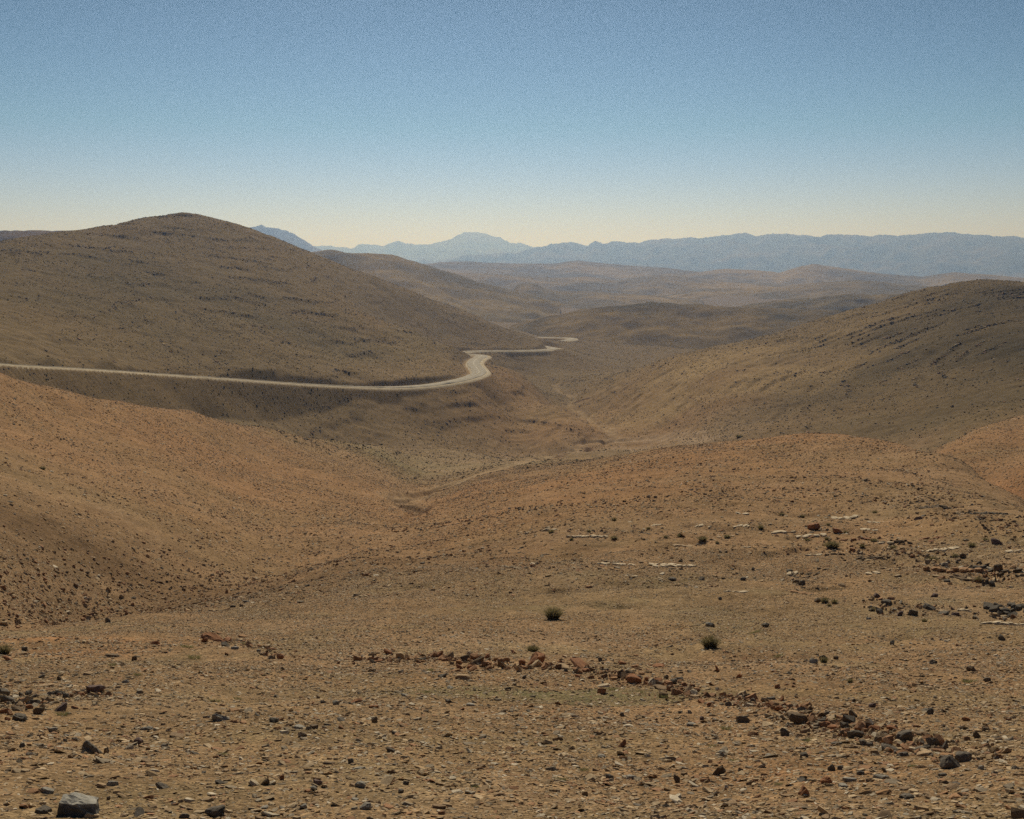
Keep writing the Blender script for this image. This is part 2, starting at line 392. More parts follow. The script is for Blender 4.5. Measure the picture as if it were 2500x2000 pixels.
def soil(x, y, z):
    """colour of the ground: soil and gravel by place, plus painted light and shade on the hills"""
    n = len(x); r = np.hypot(x, y)
    c = np.zeros((n, 3), np.float32)
    gravel = np.array([.270, .173, .097]); orange = np.array([.292, .157, .076]); olive = np.array([.195, .152, .083])
    dark = np.array([.158, .114, .061]); sand = np.array([.36, .255, .165]); red = np.array([.29, .125, .055])
    a = sm(-.5, .6, fbm(x, y, 19, 4, 71)); b = sm(-.1, .8, fbm(x, y, 46, 4, 72)); e = sm(.1, .8, fbm(x, y, 7, 4, 73))
    c[:] = gravel
    def mix(col, w):
        nonlocal c
        c = c * (1 - w[:, None]) + col * w[:, None]
    mix(olive, a * .42); mix(orange, b * .42); mix(sand, e * .22)
    def blob(px, py, r0, rt, rr, col, k):
        p = at(px, py, r0); aa = math.atan2(p[0], p[1])
        t = (x * math.cos(aa) - y * math.sin(aa)); q = (x * math.sin(aa) + y * math.cos(aa)) - r0
        w = np.exp(-(t / rt) ** 2 - (q / rr) ** 2) * k
        w = w * np.clip(1 + .6 * fbm(x, y, min(rt, rr) * .6, 3, 80), .2, 1.4)
        mix(col, np.clip(w, 0, 1))
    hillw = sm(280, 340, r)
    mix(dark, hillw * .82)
    blob(150, 900, 150, 60, 60, orange, .34); blob(500, 960, 200, 50, 60, orange, .26); blob(700, 1030, 170, 40, 40, orange, .35)
    blob(850, 990, 280, 34, 34, olive, .8); blob(1150, 1060, 110, 22, 45, orange, .4)
    blob(2100, 960, 200, 40, 42, orange, .5); blob(2120, 1010, 165, 24, 14, red, .35); blob(2040, 955, 195, 14, 10, dark, .5)
    blob(1260, 850, 500, 40, 90, orange, .6); blob(1400, 830, 480, 70, 90, orange, .6); blob(1040, 800, 560, 18, 60, red, .45)
    blob(780, 720, 560, 50, 90, orange, .3)
    blob(1650, 930, 160, 40, 30, orange, .42); blob(1420, 1000, 115, 22, 30, orange, .35)
    mix(np.array([.185, .168, .092]), .26 * sm(.05, .6, fbm(x, y, 4.5, 3, 76)) * (1 - sm(40, 90, r)))
    blob(2110, 730, 500, 112, 150, np.array([.052, .042, .026]), 1.0); blob(1480, 800, 530, 90, 100, np.array([.30, .205, .105]), .8); blob(820, 720, 570, 55, 70, np.array([.26, .185, .097]), .75); blob(640, 745, 520, 40, 45, np.array([.22, .16, .085]), .5); blob(1150, 870, 540, 40, 60, np.array([.27, .17, .09]), .5); blob(330, 640, 560, 150, 110, np.array([.092, .073, .042]), .6)  # painted shade on the near-facing hill slopes, painted sunlight on the flanks
    blob(1270, 945, 400, 48, 50, sand, .6); blob(1040, 970, 370, 60, 40, sand, .35); blob(960, 985, 300, 22, 40, sand, .3)
    blob(200, 1240, 66, 26, 16, np.array([.16, .10, .055]), .7); blob(80, 1360, 33, 3.5, 2, orange, .9); blob(145, 1380, 29, 2, 1.4, orange, .8)
    blob(1290, 1470, 18.5, 3.5, 1.2, olive, .7); blob(1120, 1462, 19, 4, 1, np.array([.15, .145, .07]), .5); blob(1640, 1640, 10, 1.5, .9, orange, .5)
    for q in BANKS:
        d, zc, tc = near_curve(x, y, q, 6); mix(np.array([.15, .085, .048]), .7 * (1 - sm(1.2, 2.6, d)))
    # dry bed and verges
    d, zc, tc = near_curve(x, y, WASH, 24); mix(np.array([.36, .26, .16]), (.62 - .15 * sm(400, 600, r)) * np.clip(.75 + .6 * pnoise(x / 17, y / 17, 86), .15, 1) * (1 - sm(1.2, 7.0 - 2.5 * sm(500, 700, r), d * 1.35 + 1.3 * pnoise(x / 11, y / 11, 84))) * sm(150, 205, r))
    d, zc, tc = near_curve(x, y, WASH2, 24); mix(sand, .6 * (1 - sm(1.5, 6, d)))
    d, zc, tc = near_curve(x, y, ROAD, 30)
    mix(np.array([.30, .215, .135]), .75 * (1 - sm(3.6, 7.5, d + 1.6 * pnoise(x / 5, y / 5, 85))))
    return c

def H(x, y):
    x = np.atleast_1d(np.asarray(x, float)); y = np.atleast_1d(np.asarray(y, float))
    r = np.hypot(x, y)
    return land(x, y, np.where(r < 60, r * .0045, np.where(r < 1150, r * .0026, r * .006)))
def hit(px, py, r0=2.0, r1=1200.0):
    """where the sight line of a photo point meets the ground"""
    rs = np.geomspace(r0, r1, 1400); d = ray(px, py); h = math.hypot(d[0], d[1])
    xs, ys, zs = d[0] / h * rs, d[1] / h * rs, d[2] / h * rs
    g = H(xs, ys); below = np.nonzero(zs < g)[0]
    if len(below) == 0: return None
    k = below[0]
    if k == 0: return np.array([xs[0], ys[0], g[0]])
    f0, f1 = zs[k - 1] - g[k - 1], zs[k] - g[k]
    t = f0 / (f0 - f1); r = rs[k - 1] + (rs[k] - rs[k - 1]) * t
    x, y = d[0] / h * r, d[1] / h * r
    return np.array([x, y, float(H(x, y)[0])])

def on_land(lst, step): return spline([q for q in (hit(*p) for p in lst) if q is not None], step)
_w = on_land([(560, 1228), (700, 1160), (800, 1120), (850, 1100), (880, 1085), (862, 1066), (842, 1048), (900, 1034), (960, 1014), (1050, 985), (1140, 963), (1210, 947), (1290, 924), (1272, 899), (1235, 876), (1195, 851), (1212, 838), (1180, 823), (1172, 807), (1230, 795), (1300, 781)], 1.5)
_w2 = on_land([(1290, 924), (1400, 921), (1480, 926)], 1.5)
_b = [on_land(q, .5) for q in ([(836, 1048), (865, 1044), (895, 1038), (930, 1030)], [(850, 1063), (868, 1066), (886, 1071)], [(1130, 963), (1180, 958), (1240, 944)], [(1192, 850), (1215, 846), (1240, 839)])]
WASH, WASH2, BANKS = _w, _w2, _b

# the ground as one sheet, finer where the photograph looks
fine = np.linspace(math.radians(-33), math.radians(33), 1150)
st, side = 0.0022, []
a = fine[-1]
while a < math.pi - 0.06:
    st = min(st * 1.35, 0.12); a += st; side.append(min(a, math.pi))
side = np.array(side)
AZ = np.r_[-side[::-1], fine, side]
RR = np.r_[np.geomspace(.6, 6, 60, endpoint=False), np.geomspace(6, 60, 520, endpoint=False), np.geomspace(60, 1150, 1150, endpoint=False), np.geomspace(1150, 3000, 150, endpoint=False), np.geomspace(3000, 45000, 90)]
NA, NR = len(AZ), len(RR)
rr, aa = np.meshgrid(RR, AZ, indexing='ij')
X = (rr * np.sin(aa)).ravel(); Y = (rr * np.cos(aa)).ravel()
spc = np.repeat(np.maximum(np.gradient(RR), RR * 0.0011), NA)
Z = np.empty_like(X); TC = np.empty((len(X), 3), np.float32)
for k in range(0, len(X), 400000):
    q = slice(k, k + 400000)
    Z[q] = land(X[q], Y[q], spc[q])
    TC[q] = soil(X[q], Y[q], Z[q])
jj, ii = np.meshgrid(np.arange(NR - 1), np.arange(NA), indexing='ij')
i2 = (ii + 1) % NA
F = np.stack([jj * NA + ii, jj * NA + i2, (jj + 1) * NA + i2, (jj + 1) * NA + ii], -1).reshape(-1, 4)[:, ::-1]
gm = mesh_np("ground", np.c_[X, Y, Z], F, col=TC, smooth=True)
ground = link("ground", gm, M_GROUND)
tag(ground, kind='structure')
ZMIN = float(Z.min())
# ------------------------------------------------------------------ road
def ribbon(C, offs, dz, name, mat):
    T = np.gradient(C[:, :2], axis=0); T /= np.linalg.norm(T, axis=1)[:, None]
    N_ = np.c_[T[:, 1], -T[:, 0]]
    V = []
    for o, h in zip(offs, dz):
        w_ = 1 + (.08 * pnoise(np.arange(len(C)) / 4.0 + o, np.full(len(C), o * 3.3), 88) if 3 < abs(o) < 5.5 else 0)
        V.append(np.c_[C[:, :2] + N_ * (o * w_)[:, None] if 3 < abs(o) < 5.5 else C[:, :2] + N_ * o, C[:, 2] + h])
    m_, k_ = len(offs), len(C)
    V = np.stack(V, 1).reshape(-1, 3)
    i, j = np.meshgrid(np.arange(k_ - 1), np.arange(m_ - 1), indexing='ij')
    Fq = np.stack([i * m_ + j, i * m_ + j + 1, (i + 1) * m_ + j + 1, (i + 1) * m_ + j], -1).reshape(-1, 4)[:, ::-1]
    return link(name, mesh_np(name, V, Fq, smooth=True), mat)
def road_material(name, base, var):
    m, t, b = new_mat(name, .9, .2)
    P = nd(t, 'ShaderNodeNewGeometry').outputs['Position']
    f = math_node(t, 'MULTIPLY', map_range(t, noise_node(t, P, .3, 5), .3, .7, 1 - var, 1 + var), map_range(t, noise_node(t, P, 6, 3), .3, .7, .85, 1.15))
    rgb = nd(t, 'ShaderNodeRGB'); rgb.outputs[0].default_value = (*base, 1)
    t.links.new(mul_col(t, rgb.outputs[0], f), b.inputs['Base Color'])
    return m
M_ASPH = road_material("worn_asphalt", (.31, .265, .205), .12)
M_VERGE = road_material("gravel_verge", (.40, .32, .215), .25)
M_PAINT = road_material("road_paint", (.66, .60, .50), .2)
tag(ribbon(ROAD, [-4.8, -4.1, 4.1, 5.6, 6.4], [-1.0, -.27, -.27, -.5, -1.4], "road_verge", M_VERGE), kind='structure')
tag(ribbon(ROAD, [-3.6, -3.4, 0, 3.4, 3.6], [-.16, -.05, .03, -.05, -.16], "road", M_ASPH), kind='structure')
def strip_mark(o): return ribbon(ROAD, [o - .09, o + .09], [.045 if abs(o) < 1 else -.03] * 2, "road_markings", M_PAINT)
tag(strip_mark(0.0), kind='structure')

# ------------------------------------------------------------------ hills and mountains beyond
M_HILLS = []
def ridge(name, prof, r, depth_f, depth_b, base_z, tint, mat, rug=0.06, lam=120., seed=0, rfun=None, nx=420, crest=2.5):
    """a ridge whose crest runs through photo points, standing r metres away, with real slopes before and behind"""
    prof = np.array(prof, float)
    xs = np.linspace(prof[0, 0] - 0, prof[-1, 0], nx)
    ysm = np.interp(xs, prof[:, 0], prof[:, 1])
    if len(prof) > 3:      # soften the corners
        k = np.ones(5) / 5; ysm = np.r_[ysm[:2], np.convolve(ysm, k, 'valid'), ysm[-2:]]
    ts = np.r_[np.linspace(-1, 0, 60)[:-1], np.linspace(0, 1, 26)]
    V = np.zeros((nx, len(ts), 3))
    for i, (px, py) in enumerate(zip(xs, ysm)):
        r0 = r if rfun is None else rfun(px)
        p = at(px, py, r0); u = np.array([p[0], p[1]]) / r0
        off = np.where(ts < 0, ts * depth_f, ts * depth_b)
        q = 1 - np.abs(ts); h = q * q * (3 - 2 * q) * .55 + q * .45
        V[i, :, 0] = u[0] * (r0 + off); V[i, :, 1] = u[1] * (r0 + off)
        V[i, :, 2] = base_z + (p[2] - base_z) * h
    x, y = V[..., 0].ravel(), V[..., 1].ravel()
    hgt = np.maximum(V[..., 2] - base_z, 0).ravel()
    # gullies and spurs
    amp = hgt.max() * rug
    g1 = 1 - np.abs(fbm(x, y, lam * 2.2, 4, 200 + seed)); g2 = fbm(x, y, lam * .5, 4, 230 + seed)
    off = (np.abs(np.repeat(ts[None], nx, 0)).ravel())
    wgt = sm(0, .25, off) * (1 - sm(.8, 1, off)) * .9 + .18
    g3 = fbm(x, y, lam * .5, 4, 280 + seed, .5)
    V[..., 2] += ((g1 - .75) * amp * 2.4 * wgt + g2 * amp * .5 * (wgt + .1) + (g3 + .4 * fbm(x, y, lam * .13, 3, 290 + seed)) * crest * (1 - sm(.5, 1, off))).reshape(nx, -1)
    nt_ = len(ts)
    i, j = np.meshgrid(np.arange(nx - 1), np.arange(nt_ - 1), indexing='ij')
    Fq = np.stack([i * nt_ + j, i * nt_ + j + 1, (i + 1) * nt_ + j + 1, (i + 1) * nt_ + j], -1).reshape(-1, 4)[:, ::-1]
    vv = sm(-.5, .7, fbm(x, y, lam * 1.5, 4, 260 + seed))[:, None]
    cc = np.array(tint)[None] * (.8 + .4 * vv) + np.array([.03, .008, -.006]) * (vv - .4)
    o = link(name, mesh_np(name, V.reshape(-1, 3), Fq, col=cc, smooth=True), mat)
    tag(o, kind='structure')
    return o
BR = (.21, .155, .075)
ridge("hill", [(1030, 705), (1080, 691), (1150, 668), (1250, 648), (1330, 640), (1400, 637), (1470, 641), (1560, 648), (1650, 652), (1760, 655), (1900, 660), (2050, 668)], 1520, 330, 500, -112, (.15, .112, .058), M_HILL, .06, 140, 1)
ridge("hill", [(1380, 672), (1480, 662), (1560, 645), (1630, 633), (1700, 628), (1780, 620), (1860, 618), (1950, 622), (2060, 634), (2200, 650)], 2000, 320, 500, -110, (.17, .128, .066), M_HILL, .07, 140, 2)
ridge("hill", [(520, 560), (600, 540), (660, 530), (697, 526), (730, 531), (765, 534), (820, 538), (860, 548), (920, 566), (1000, 590), (1080, 612), (1180, 636)], 2300, 700, 700, -108, BR, M_HILL, .06, 200, 3)
ridge("hill", [(940, 640), (1020, 622), (1075, 612), (1092, 600), (1110, 597), (1130, 598), (1145, 607), (1170, 613), (1260, 616), (1360, 622), (1480, 632)], 2900, 500, 600, -108, BR, M_HILL, .06, 180, 4)
ridge("hill", [(1320, 640), (1400, 622), (1480, 611), (1560, 607), (1650, 604), (1720, 596), (1790, 591), (1850, 592), (1910, 600), (2000, 606), (2160, 615)], 3300, 600, 700, -110, BR, M_HILL, .07, 200, 5)
ridge("hill", [(780, 600), (880, 580), (960, 574), (1060, 578), (1150, 585), (1230, 583), (1300, 590), (1380, 580), (1440, 583), (1520, 592), (1600, 598), (1700, 606)], 4000, 800, 800, -112, BR, M_HILL, .09, 260, 6)
ridge("hill", [(740, 575), (840, 561), (930, 551), (985, 550), (1040, 553), (1100, 556), (1170, 555), (1215, 548), (1250, 553), (1300, 557), (1360, 560), (1420, 566), (1480, 573), (1560, 582)], 5400, 1000, 1000, -112, BR, M_HILL, .07, 320, 7)
ridge("hill", [(1400, 586), (1470, 573), (1530, 566), (1600, 570), (1640, 574), (1680, 561), (1715, 556), (1760, 562), (1820, 572), (1880, 579), (1940, 582), (2010, 573), (2060, 578), (2120, 583), (2250, 590)], 5000, 900, 900, -112, BR, M_HILL, .07, 300, 8)
ridge("hill", [(-260, 500), (-150, 494), (-60, 490), (0, 487.5), (60, 485.5), (120, 485), (170, 490), (260, 500), (380, 515)], 1900, 600, 600, -100, (.15, .11, .075), M_HILL, .04, 200, 9)
MT = (.085, .072, .066)
ridge("mountain_range", [(380, 520), (450, 500), (500, 488), (530, 479), (540, 474), (550, 471.5), (560, 475), (575, 480), (600, 487), (625, 497), (645, 508), (660, 520), (690, 535), (740, 552)], 9500, 1800, 1800, -112, MT, M_MTN, .13, 420, 11, nx=900, crest=13)
ridge("mountain_range", [(600, 530), (660, 523), (700, 521), (722, 522), (742, 528), (755, 519), (770, 516), (795, 519), (806, 522), (822, 514), (838, 508.5), (852, 515), (872, 517), (905, 511), (930, 507), (948, 502), (962, 495), (975, 489.5), (990, 489), (1005, 492), (1022, 493), (1045, 502), (1065, 509), (1085, 512), (1100, 512), (1120, 518), (1140, 520), (1160, 523), (1250, 535), (1350, 548)],
      17500, 3200, 3200, -116, MT, M_MTN, .13, 700, 12, nx=1100, crest=20)
ridge("mountain_range", [(820, 566), (900, 552), (980, 541), (1040, 536), (1090, 531), (1112, 526), (1128, 520), (1145, 521), (1160, 514), (1175, 512), (1200, 511), (1222, 514), (1237, 519), (1250, 509), (1268, 513), (1290, 510), (1320, 512), (1340, 514), (1368, 506), (1400, 503), (1430, 505), (1450, 502), (1470, 504), (1490, 503), (1520, 497), (1555, 492), (1575, 493), (1592, 500), (1610, 496), (1660, 492), (1700, 496), (1725, 499), (1760, 495), (1800, 496), (1850, 497), (1900, 496), (1960, 493), (2010, 490), (2050, 494), (2090, 498), (2130, 499), (2160, 502), (2260, 508), (2360, 520)],
      12500, 2400, 2400, -114, MT, M_MTN, .11, 420, 13, nx=1500, crest=15)

# ------------------------------------------------------------------ haze
def box_mesh(name, lo, hi):
    v = [(x, y, z) for x in (lo[0], hi[0]) for y in (lo[1], hi[1]) for z in (lo[2], hi[2])]
    f = [(0, 1, 3, 2), (4, 6, 7, 5), (0, 4, 5, 1), (2, 3, 7, 6), (0, 2, 6, 4), (1, 5, 7, 3)]
    me = bpy.data.meshes.new(name); me.from_pydata(v, [], f); me.update()
    return me
hz = link("haze", box_mesh("haze", (-46500, -46500, ZMIN - 2), (46500, 46500, 800)))
mh = bpy.data.materials.new("haze"); mh.use_nodes = True
t = mh.node_tree; t.nodes.clear()
o_ = t.nodes.new('ShaderNodeOutputMaterial'); pv = t.nodes.new('ShaderNodeVolumePrincipled')
pv.inputs['Color'].default_value = (.33, .50, .97, 1)
pv.inputs['Absorption Color'].default_value = (1, 1, 1, 1)
pv.inputs['Density'].default_value = 1.35e-4
pv.inputs['Anisotropy'].default_value = 0.55
t.links.new(pv.outputs[0], o_.inputs['Volume'])
hz.data.materials.append(mh)
tag(hz, kind='stuff')

# ------------------------------------------------------------------ stones
def stone_material():
    m, t, b = new_mat("broken_stone", .9, .2)
    at_ = nd(t, 'ShaderNodeAttribute', attribute_name='tint')
    P = nd(t, 'ShaderNodeNewGeometry').outputs['Position']
    f = math_node(t, 'MULTIPLY', map_range(t, noise_node(t, P, 9, 5, .65), .3, .7, .72, 1.28), map_range(t, noise_node(t, P, 70, 3), .3, .7, .85, 1.15))
    t.links.new(mul_col(t, at_.outputs['Color'], f), b.inputs['Base Color'])
    bp = nd(t, 'ShaderNodeBump'); bp.inputs['Strength'].default_value = .6; bp.inputs['Distance'].default_value = .012
    t.links.new(noise_node(t, P, 34, 5, .7), bp.inputs['Height']); t.links.new(bp.outputs[0], b.inputs['Normal'])
    return m
M_STONE = stone_material()
def leaf_material(name):
    m, t, b = new_mat(name, .8, .1)
    at_ = nd(t, 'ShaderNodeAttribute', attribute_name='tint')
    t.links.new(at_.outputs['Color'], b.inputs['Base Color'])
    tr = nd(t, 'ShaderNodeBsdfTranslucent'); mx = nd(t, 'ShaderNodeMixShader'); mx.inputs[0].default_value = .45
    t.links.new(at_.outputs['Color'], tr.inputs['Color']); t.links.new(b.outputs[0], mx.inputs[1]); t.links.new(tr.outputs[0], mx.inputs[2])
    t.links.new(mx.outputs[0], t.nodes['Material Output'].inputs['Surface'])
    return m
M_LEAF = leaf_material("dry_leaf")

def hull(P):
    bm = bmesh.new()
    for p in P: bm.verts.new(p)
    bmesh.ops.convex_hull(bm, input=bm.verts[:])
    loose = [v for v in bm.verts if not v.link_faces]
    bmesh.ops.delete(bm, geom=loose, context='VERTS')
    bmesh.ops.triangulate(bm, faces=bm.faces[:])
    bmesh.ops.recalc_face_normals(bm, faces=bm.faces[:])
    bm.verts.ensure_lookup_table()
    return bm
def tmpl(rng, kind):
    """points of an angular stone about 1 x 1 x 1"""
    if kind == 'slab':
        k = rng.integers(6, 10); a = (np.arange(k) + rng.uniform(-.35, .35, k)) * 2 * math.pi / k; rad = rng.uniform(.34, .54, k)
        lo = np.c_[np.cos(a) * rad, np.sin(a) * rad, np.full(k, -.5) + rng.uniform(0, .2, k)]
        hi = np.c_[np.cos(a) * rad * rng.uniform(.72, 1, k), np.sin(a) * rad * rng.uniform(.72, 1, k), .5 - rng.uniform(0, .3, k)]
        return np.r_[lo, hi]
    nn = 16 if kind != 'lump' else 20
    p = rng.normal(0, 1, (nn, 3)); p /= np.linalg.norm(p, axis=1)[:, None]
    ex = {'block': .5, 'wedge': .65, 'lump': .85}[kind]
    p = np.sign(p) * np.abs(p) ** ex * rng.uniform(.72, 1.0, (nn, 1))
    p /= np.abs(p).max(0)[None] * 2
    if kind == 'wedge':
        side_ = rng.choice([-1, 1])
        p[:, 2] = (p[:, 2] + .5) * np.clip(.62 + side_ * p[:, 0] * .8 + p[:, 1] * .25, .12, 1.1) - .5
    else:
        p[:, 0] += p[:, 2] * rng.uniform(-.25, .25); p[:, 2] += p[:, 0] * rng.uniform(-.22, .22) + p[:, 1] * rng.uniform(-.2, .2)
    return p

TPL = []
for q in range(36):
    bm = hull(tmpl(RNG, ('slab', 'slab', 'block', 'wedge', 'lump')[q % 5]))
    TPL.append((np.array([v.co[:] for v in bm.verts]), np.array([[v.index for v in f.verts] for f in bm.faces]))); bm.free()
    v, f = TPL[-1]
STONE_COLS = np.array([[.32, .22, .125], [.38, .28, .175], [.24, .19, .135], [.27, .145, .078], [.29, .16, .085], [.13, .11, .09], [.24, .16, .095], [.43, .36, .27]])
def scatter(name, px, py, size, cols, flat=(.28, .6), sink=.25, mat=None, label=None, tilt=.28):
    n = len(px)
    e = .05 + .002 * np.hypot(px, py)
    pz = H(px, py); gx = (H(px + e, py) - pz) / e; gy = (H(px, py + e) - pz) / e
    N_ = np.c_[-gx, -gy, np.ones(n)] + RNG.normal(0, tilt, (n, 3)) * [1, 1, 0]
    N_ /= np.linalg.norm(N_, axis=1)[:, None]
    th = RNG.uniform(0, 2 * math.pi, n)
    T_ = np.c_[np.cos(th), np.sin(th), np.zeros(n)]
    T_ -= N_ * (T_ * N_).sum(1)[:, None]; T_ /= np.linalg.norm(T_, axis=1)[:, None]
    B_ = np.cross(N_, T_)
    asp = RNG.uniform(.5, 1.0, n); fl = RNG.uniform(*flat, n)
    which = RNG.integers(0, len(TPL), n)
    Vs, Fs, Cs, base = [], [], [], 0
    for w in range(len(TPL)):
        i = np.nonzero(which == w)[0]
        if not len(i): continue
        v, f = TPL[w]
        L = v[None] * np.stack([size[i], size[i] * asp[i], size[i] * fl[i]], 1)[:, None, :]
        L = L[..., 0:1] * T_[i, None] + L[..., 1:2] * B_[i, None] + L[..., 2:3] * N_[i, None]
        L += np.c_[px[i], py[i], pz[i] + size[i] * fl[i] * (.5 - sink)][:, None]
        Vs.append(L.reshape(-1, 3)); Cs.append(np.repeat(cols[i], len(v), 0))
        Fs.append((f[None] + (base + np.arange(len(i)) * len(v))[:, None, None]).reshape(-1, 3)); base += len(i) * len(v)
    o = link(name, mesh_np(name, np.concatenate(Vs), np.concatenate(Fs), col=np.concatenate(Cs)), mat or M_STONE)
    tag(o, label=label, kind='stuff')
    return o
def field(r0, r1, cover, px_min, amax, half=30.5, floor=.016):
    """plan places and sizes of loose stones between two distances"""
    X_, Y_, S_ = [], [], []
    edges = np.geomspace(r0, r1, 14)
    for a_, b_ in zip(edges[:-1], edges[1:]):
        amin = max(floor, px_min * math.sqrt(a_ * b_) / FPX)
        if amin > amax * .8: continue
        A_ = math.radians(2 * half) * .5 * (b_ * b_ - a_ * a_)
        K_ = cover / (1.2 * math.log(amax / amin))
        n_ = int(A_ * K_ * (amin ** -2 - amax ** -2))
        r_ = np.sqrt(RNG.uniform(a_ * a_, b_ * b_, n_)); t_ = RNG.uniform(-math.radians(half), math.radians(half), n_)
        u_ = RNG.random(n_); s_ = (amin ** -2 - u_ * (amin ** -2 - amax ** -2)) ** -.5
        X_.append(r_ * np.sin(t_)); Y_.append(r_ * np.cos(t_)); S_.append(s_)
    return np.concatenate(X_), np.concatenate(Y_), np.concatenate(S_)
def pick_cols(x, y, probs):
    c = STONE_COLS[RNG.choice(len(STONE_COLS), len(x), p=np.array(probs) / sum(probs))]
    return (c * RNG.uniform(.75, 1.25, (len(x), 1))).astype(np.float32)
def in_patch(x, y, lo=.25):
    w = sm(-.55, .35, fbm(x, y, 3.1, 3, 301)) * .6 + sm(-.4, .5, fbm(x, y, 13, 3, 302)) * .4
    return RNG.random(len(x)) < lo + (1 - lo) * w
gx_, gy_, gs_ = field(5.0, 62, .46, 1.9, .12)
k = in_patch(gx_, gy_, .10); gx_, gy_, gs_ = gx_[k], gy_[k], gs_[k]
scatter("gravel", gx_, gy_, gs_, pick_cols(gx_, gy_, [5, 6, 2.5, 1.2, 2, .2, 3, 2.2]), flat=(.10, .34), tilt=.2)
gx_, gy_, gs_ = field(5.2, 34, .15, 6.0, .17)
k = in_patch(gx_ * .6, gy_ * .6, .06); gx_, gy_, gs_ = gx_[k], gy_[k], gs_[k]
scatter("gravel", gx_, gy_, gs_, pick_cols(gx_, gy_, [4, 5, 4.5, 1.6, 1.3, .3, 2, 3.5]), flat=(.12, .36), tilt=.3)
gx_, gy_, gs_ = field(48, 260, .20, 1.9, .42)
k = in_patch(gx_ * .4, gy_ * .4, .1) & ((near_curve(gx_, gy_, WASH, 20)[0] > 2.5) | (np.hypot(gx_, gy_) < 190)); gx_, gy_, gs_ = gx_[k], gy_[k], gs_[k]
scatter("rubble", gx_, gy_, gs_, pick_cols(gx_, gy_, [5, 2.5, 2, 2, 2.5, .5, 4, .8]), flat=(.14, .42))
RUB = (gx_, gy_)
# low scrub and blocks dotted over the rises further off
gx_, gy_, gs_ = field(230, 1150, .065, 1.35, .85, 29)
k = in_patch(gx_ * .09, gy_ * .09, .06); gx_, gy_, gs_ = gx_[k], gy_[k], gs_[k]
dn, _, _ = near_curve(gx_, gy_, ROAD, 30); k = (dn > 6.5) & (near_curve(gx_, gy_, WASH, 20)[0] > 2.5); gx_, gy_, gs_ = gx_[k], gy_[k], gs_[k]
cc_ = np.where(RNG.random((len(gx_), 1)) < .55, np.array([[.085, .072, .042]]), np.array([[.19, .135, .08]])) * RNG.uniform(.7, 1.3, (len(gx_), 1))
scatter("scrub", gx_, gy_, gs_, cc_.astype(np.float32), flat=(.3, .6), sink=.25)

# broken rock strewn along the beds that cross the slope, and below the left-hand rise
def strewn(path, n, spread, depth, smin, smax, probs, name="rubble", flat=(.35, .8)):
    L = [hit(*p_) for p_ in path]; L = np.array([q for q in L if q is not None])
    seg = np.r_[0, np.cumsum(np.linalg.norm(np.diff(L[:, :2], axis=0), axis=1))]
    t_ = RNG.uniform(0, seg[-1], n); lump = sm(-.5, .5, pnoise(t_ / max(.5, seg[-1] * .07), t_ * 0, 311)); t_ = t_[RNG.random(n) < .15 + .85 * lump]; n = len(t_)
    X_ = np.interp(t_, seg, L[:, 0]) + RNG.normal(0, spread, n); Y_ = np.interp(t_, seg, L[:, 1]) + RNG.normal(0, depth, n)
    s_ = (smin ** -1.6 - RNG.random(n) * (smin ** -1.6 - smax ** -1.6)) ** (-1 / 1.6)
    scatter(name, X_, Y_, s_, pick_cols(X_, Y_, probs), flat=flat, tilt=.45)
RUST = [1, 1, .5, 4, 4, .6, 3, .6]; DARK = [2, 1.5, 2, 2.5, 1, 2, 2, .6]
strewn([(790, 1392), (918, 1384), (1005, 1396), (1131, 1404), (1225, 1408)], 900, .35, .5, .05, .34, RUST)
strewn([(1225, 1408), (1320, 1426), (1400, 1443), (1480, 1470), (1570, 1480), (1650, 1490)], 1000, .25, .35, .045, .24, RUST)
strewn([(1650, 1495), (1720, 1520), (1800, 1540), (1880, 1560), (1960, 1575), (2040, 1600)], 1300, .25, .33, .035, .2, [2, 2, 1, 4, 2.5, 1, 3, .8])
strewn([(420, 1348), (500, 1350), (590, 1384)], 260, .3, .4, .05, .28, RUST)
strewn([(-20, 1470), (60, 1488), (130, 1470), (210, 1460)], 520, .25, .45, .04, .22, DARK)
strewn([(-10, 1240), (120, 1250), (260, 1255), (400, 1240), (520, 1215)], 3800, 3.0, 3.6, .08, .34, [4, 1.5, 1, 3, 3, .3, 4, .4])
strewn([(20, 1310), (140, 1290), (260, 1285)], 1300, 1.4, 1.7, .07, .34, [3, 1, 1, 4, 2.5, .4, 3, .3])
strewn([(1700, 1150), (1850, 1168), (2000, 1190), (2150, 1215)], 800, .8, 1.6, .09, .42, [2, 2, 1, 3, 2.5, 1, 3, 1])
strewn([(1830, 1262), (1930, 1282), (2030, 1290), (2150, 1290)], 420, .5, .7, .07, .34, DARK)
strewn([(1080, 1192), (1250, 1188), (1400, 1192), (1560, 1215), (1740, 1240)], 700, .7, .7, .07, .3, [3, 4, 2, 1, 1.5, .2, 2, 3], flat=(.15, .4))
strewn([(1100, 1120), (1300, 1125), (1500, 1115), (1700, 1120), (1900, 1130)], 1100, .9, 1.4, .09, .38, [3, 4, 2, 1, 1.5, .2, 2, 3], flat=(.15, .4))
for arc_ in ([(1480, 1015), (1600, 985), (1720, 972), (1850, 985), (1960, 1012), (2060, 1052)], [(1650, 1010), (1780, 1004), (1900, 1030), (2010, 1068), (2120, 1120)],
             [(1300, 1062), (1450, 1045), (1600, 1030), (1760, 1035), (1900, 1062), (2040, 1105)], [(860, 1120), (960, 1095), (1080, 1080), (1220, 1062), (1360, 1048)]):
    strewn(arc_, 620, 1.1, 1.3, .12, .5, [2, 1, 1, 3, 2, 1.5, 4, .3], flat=(.2, .6))
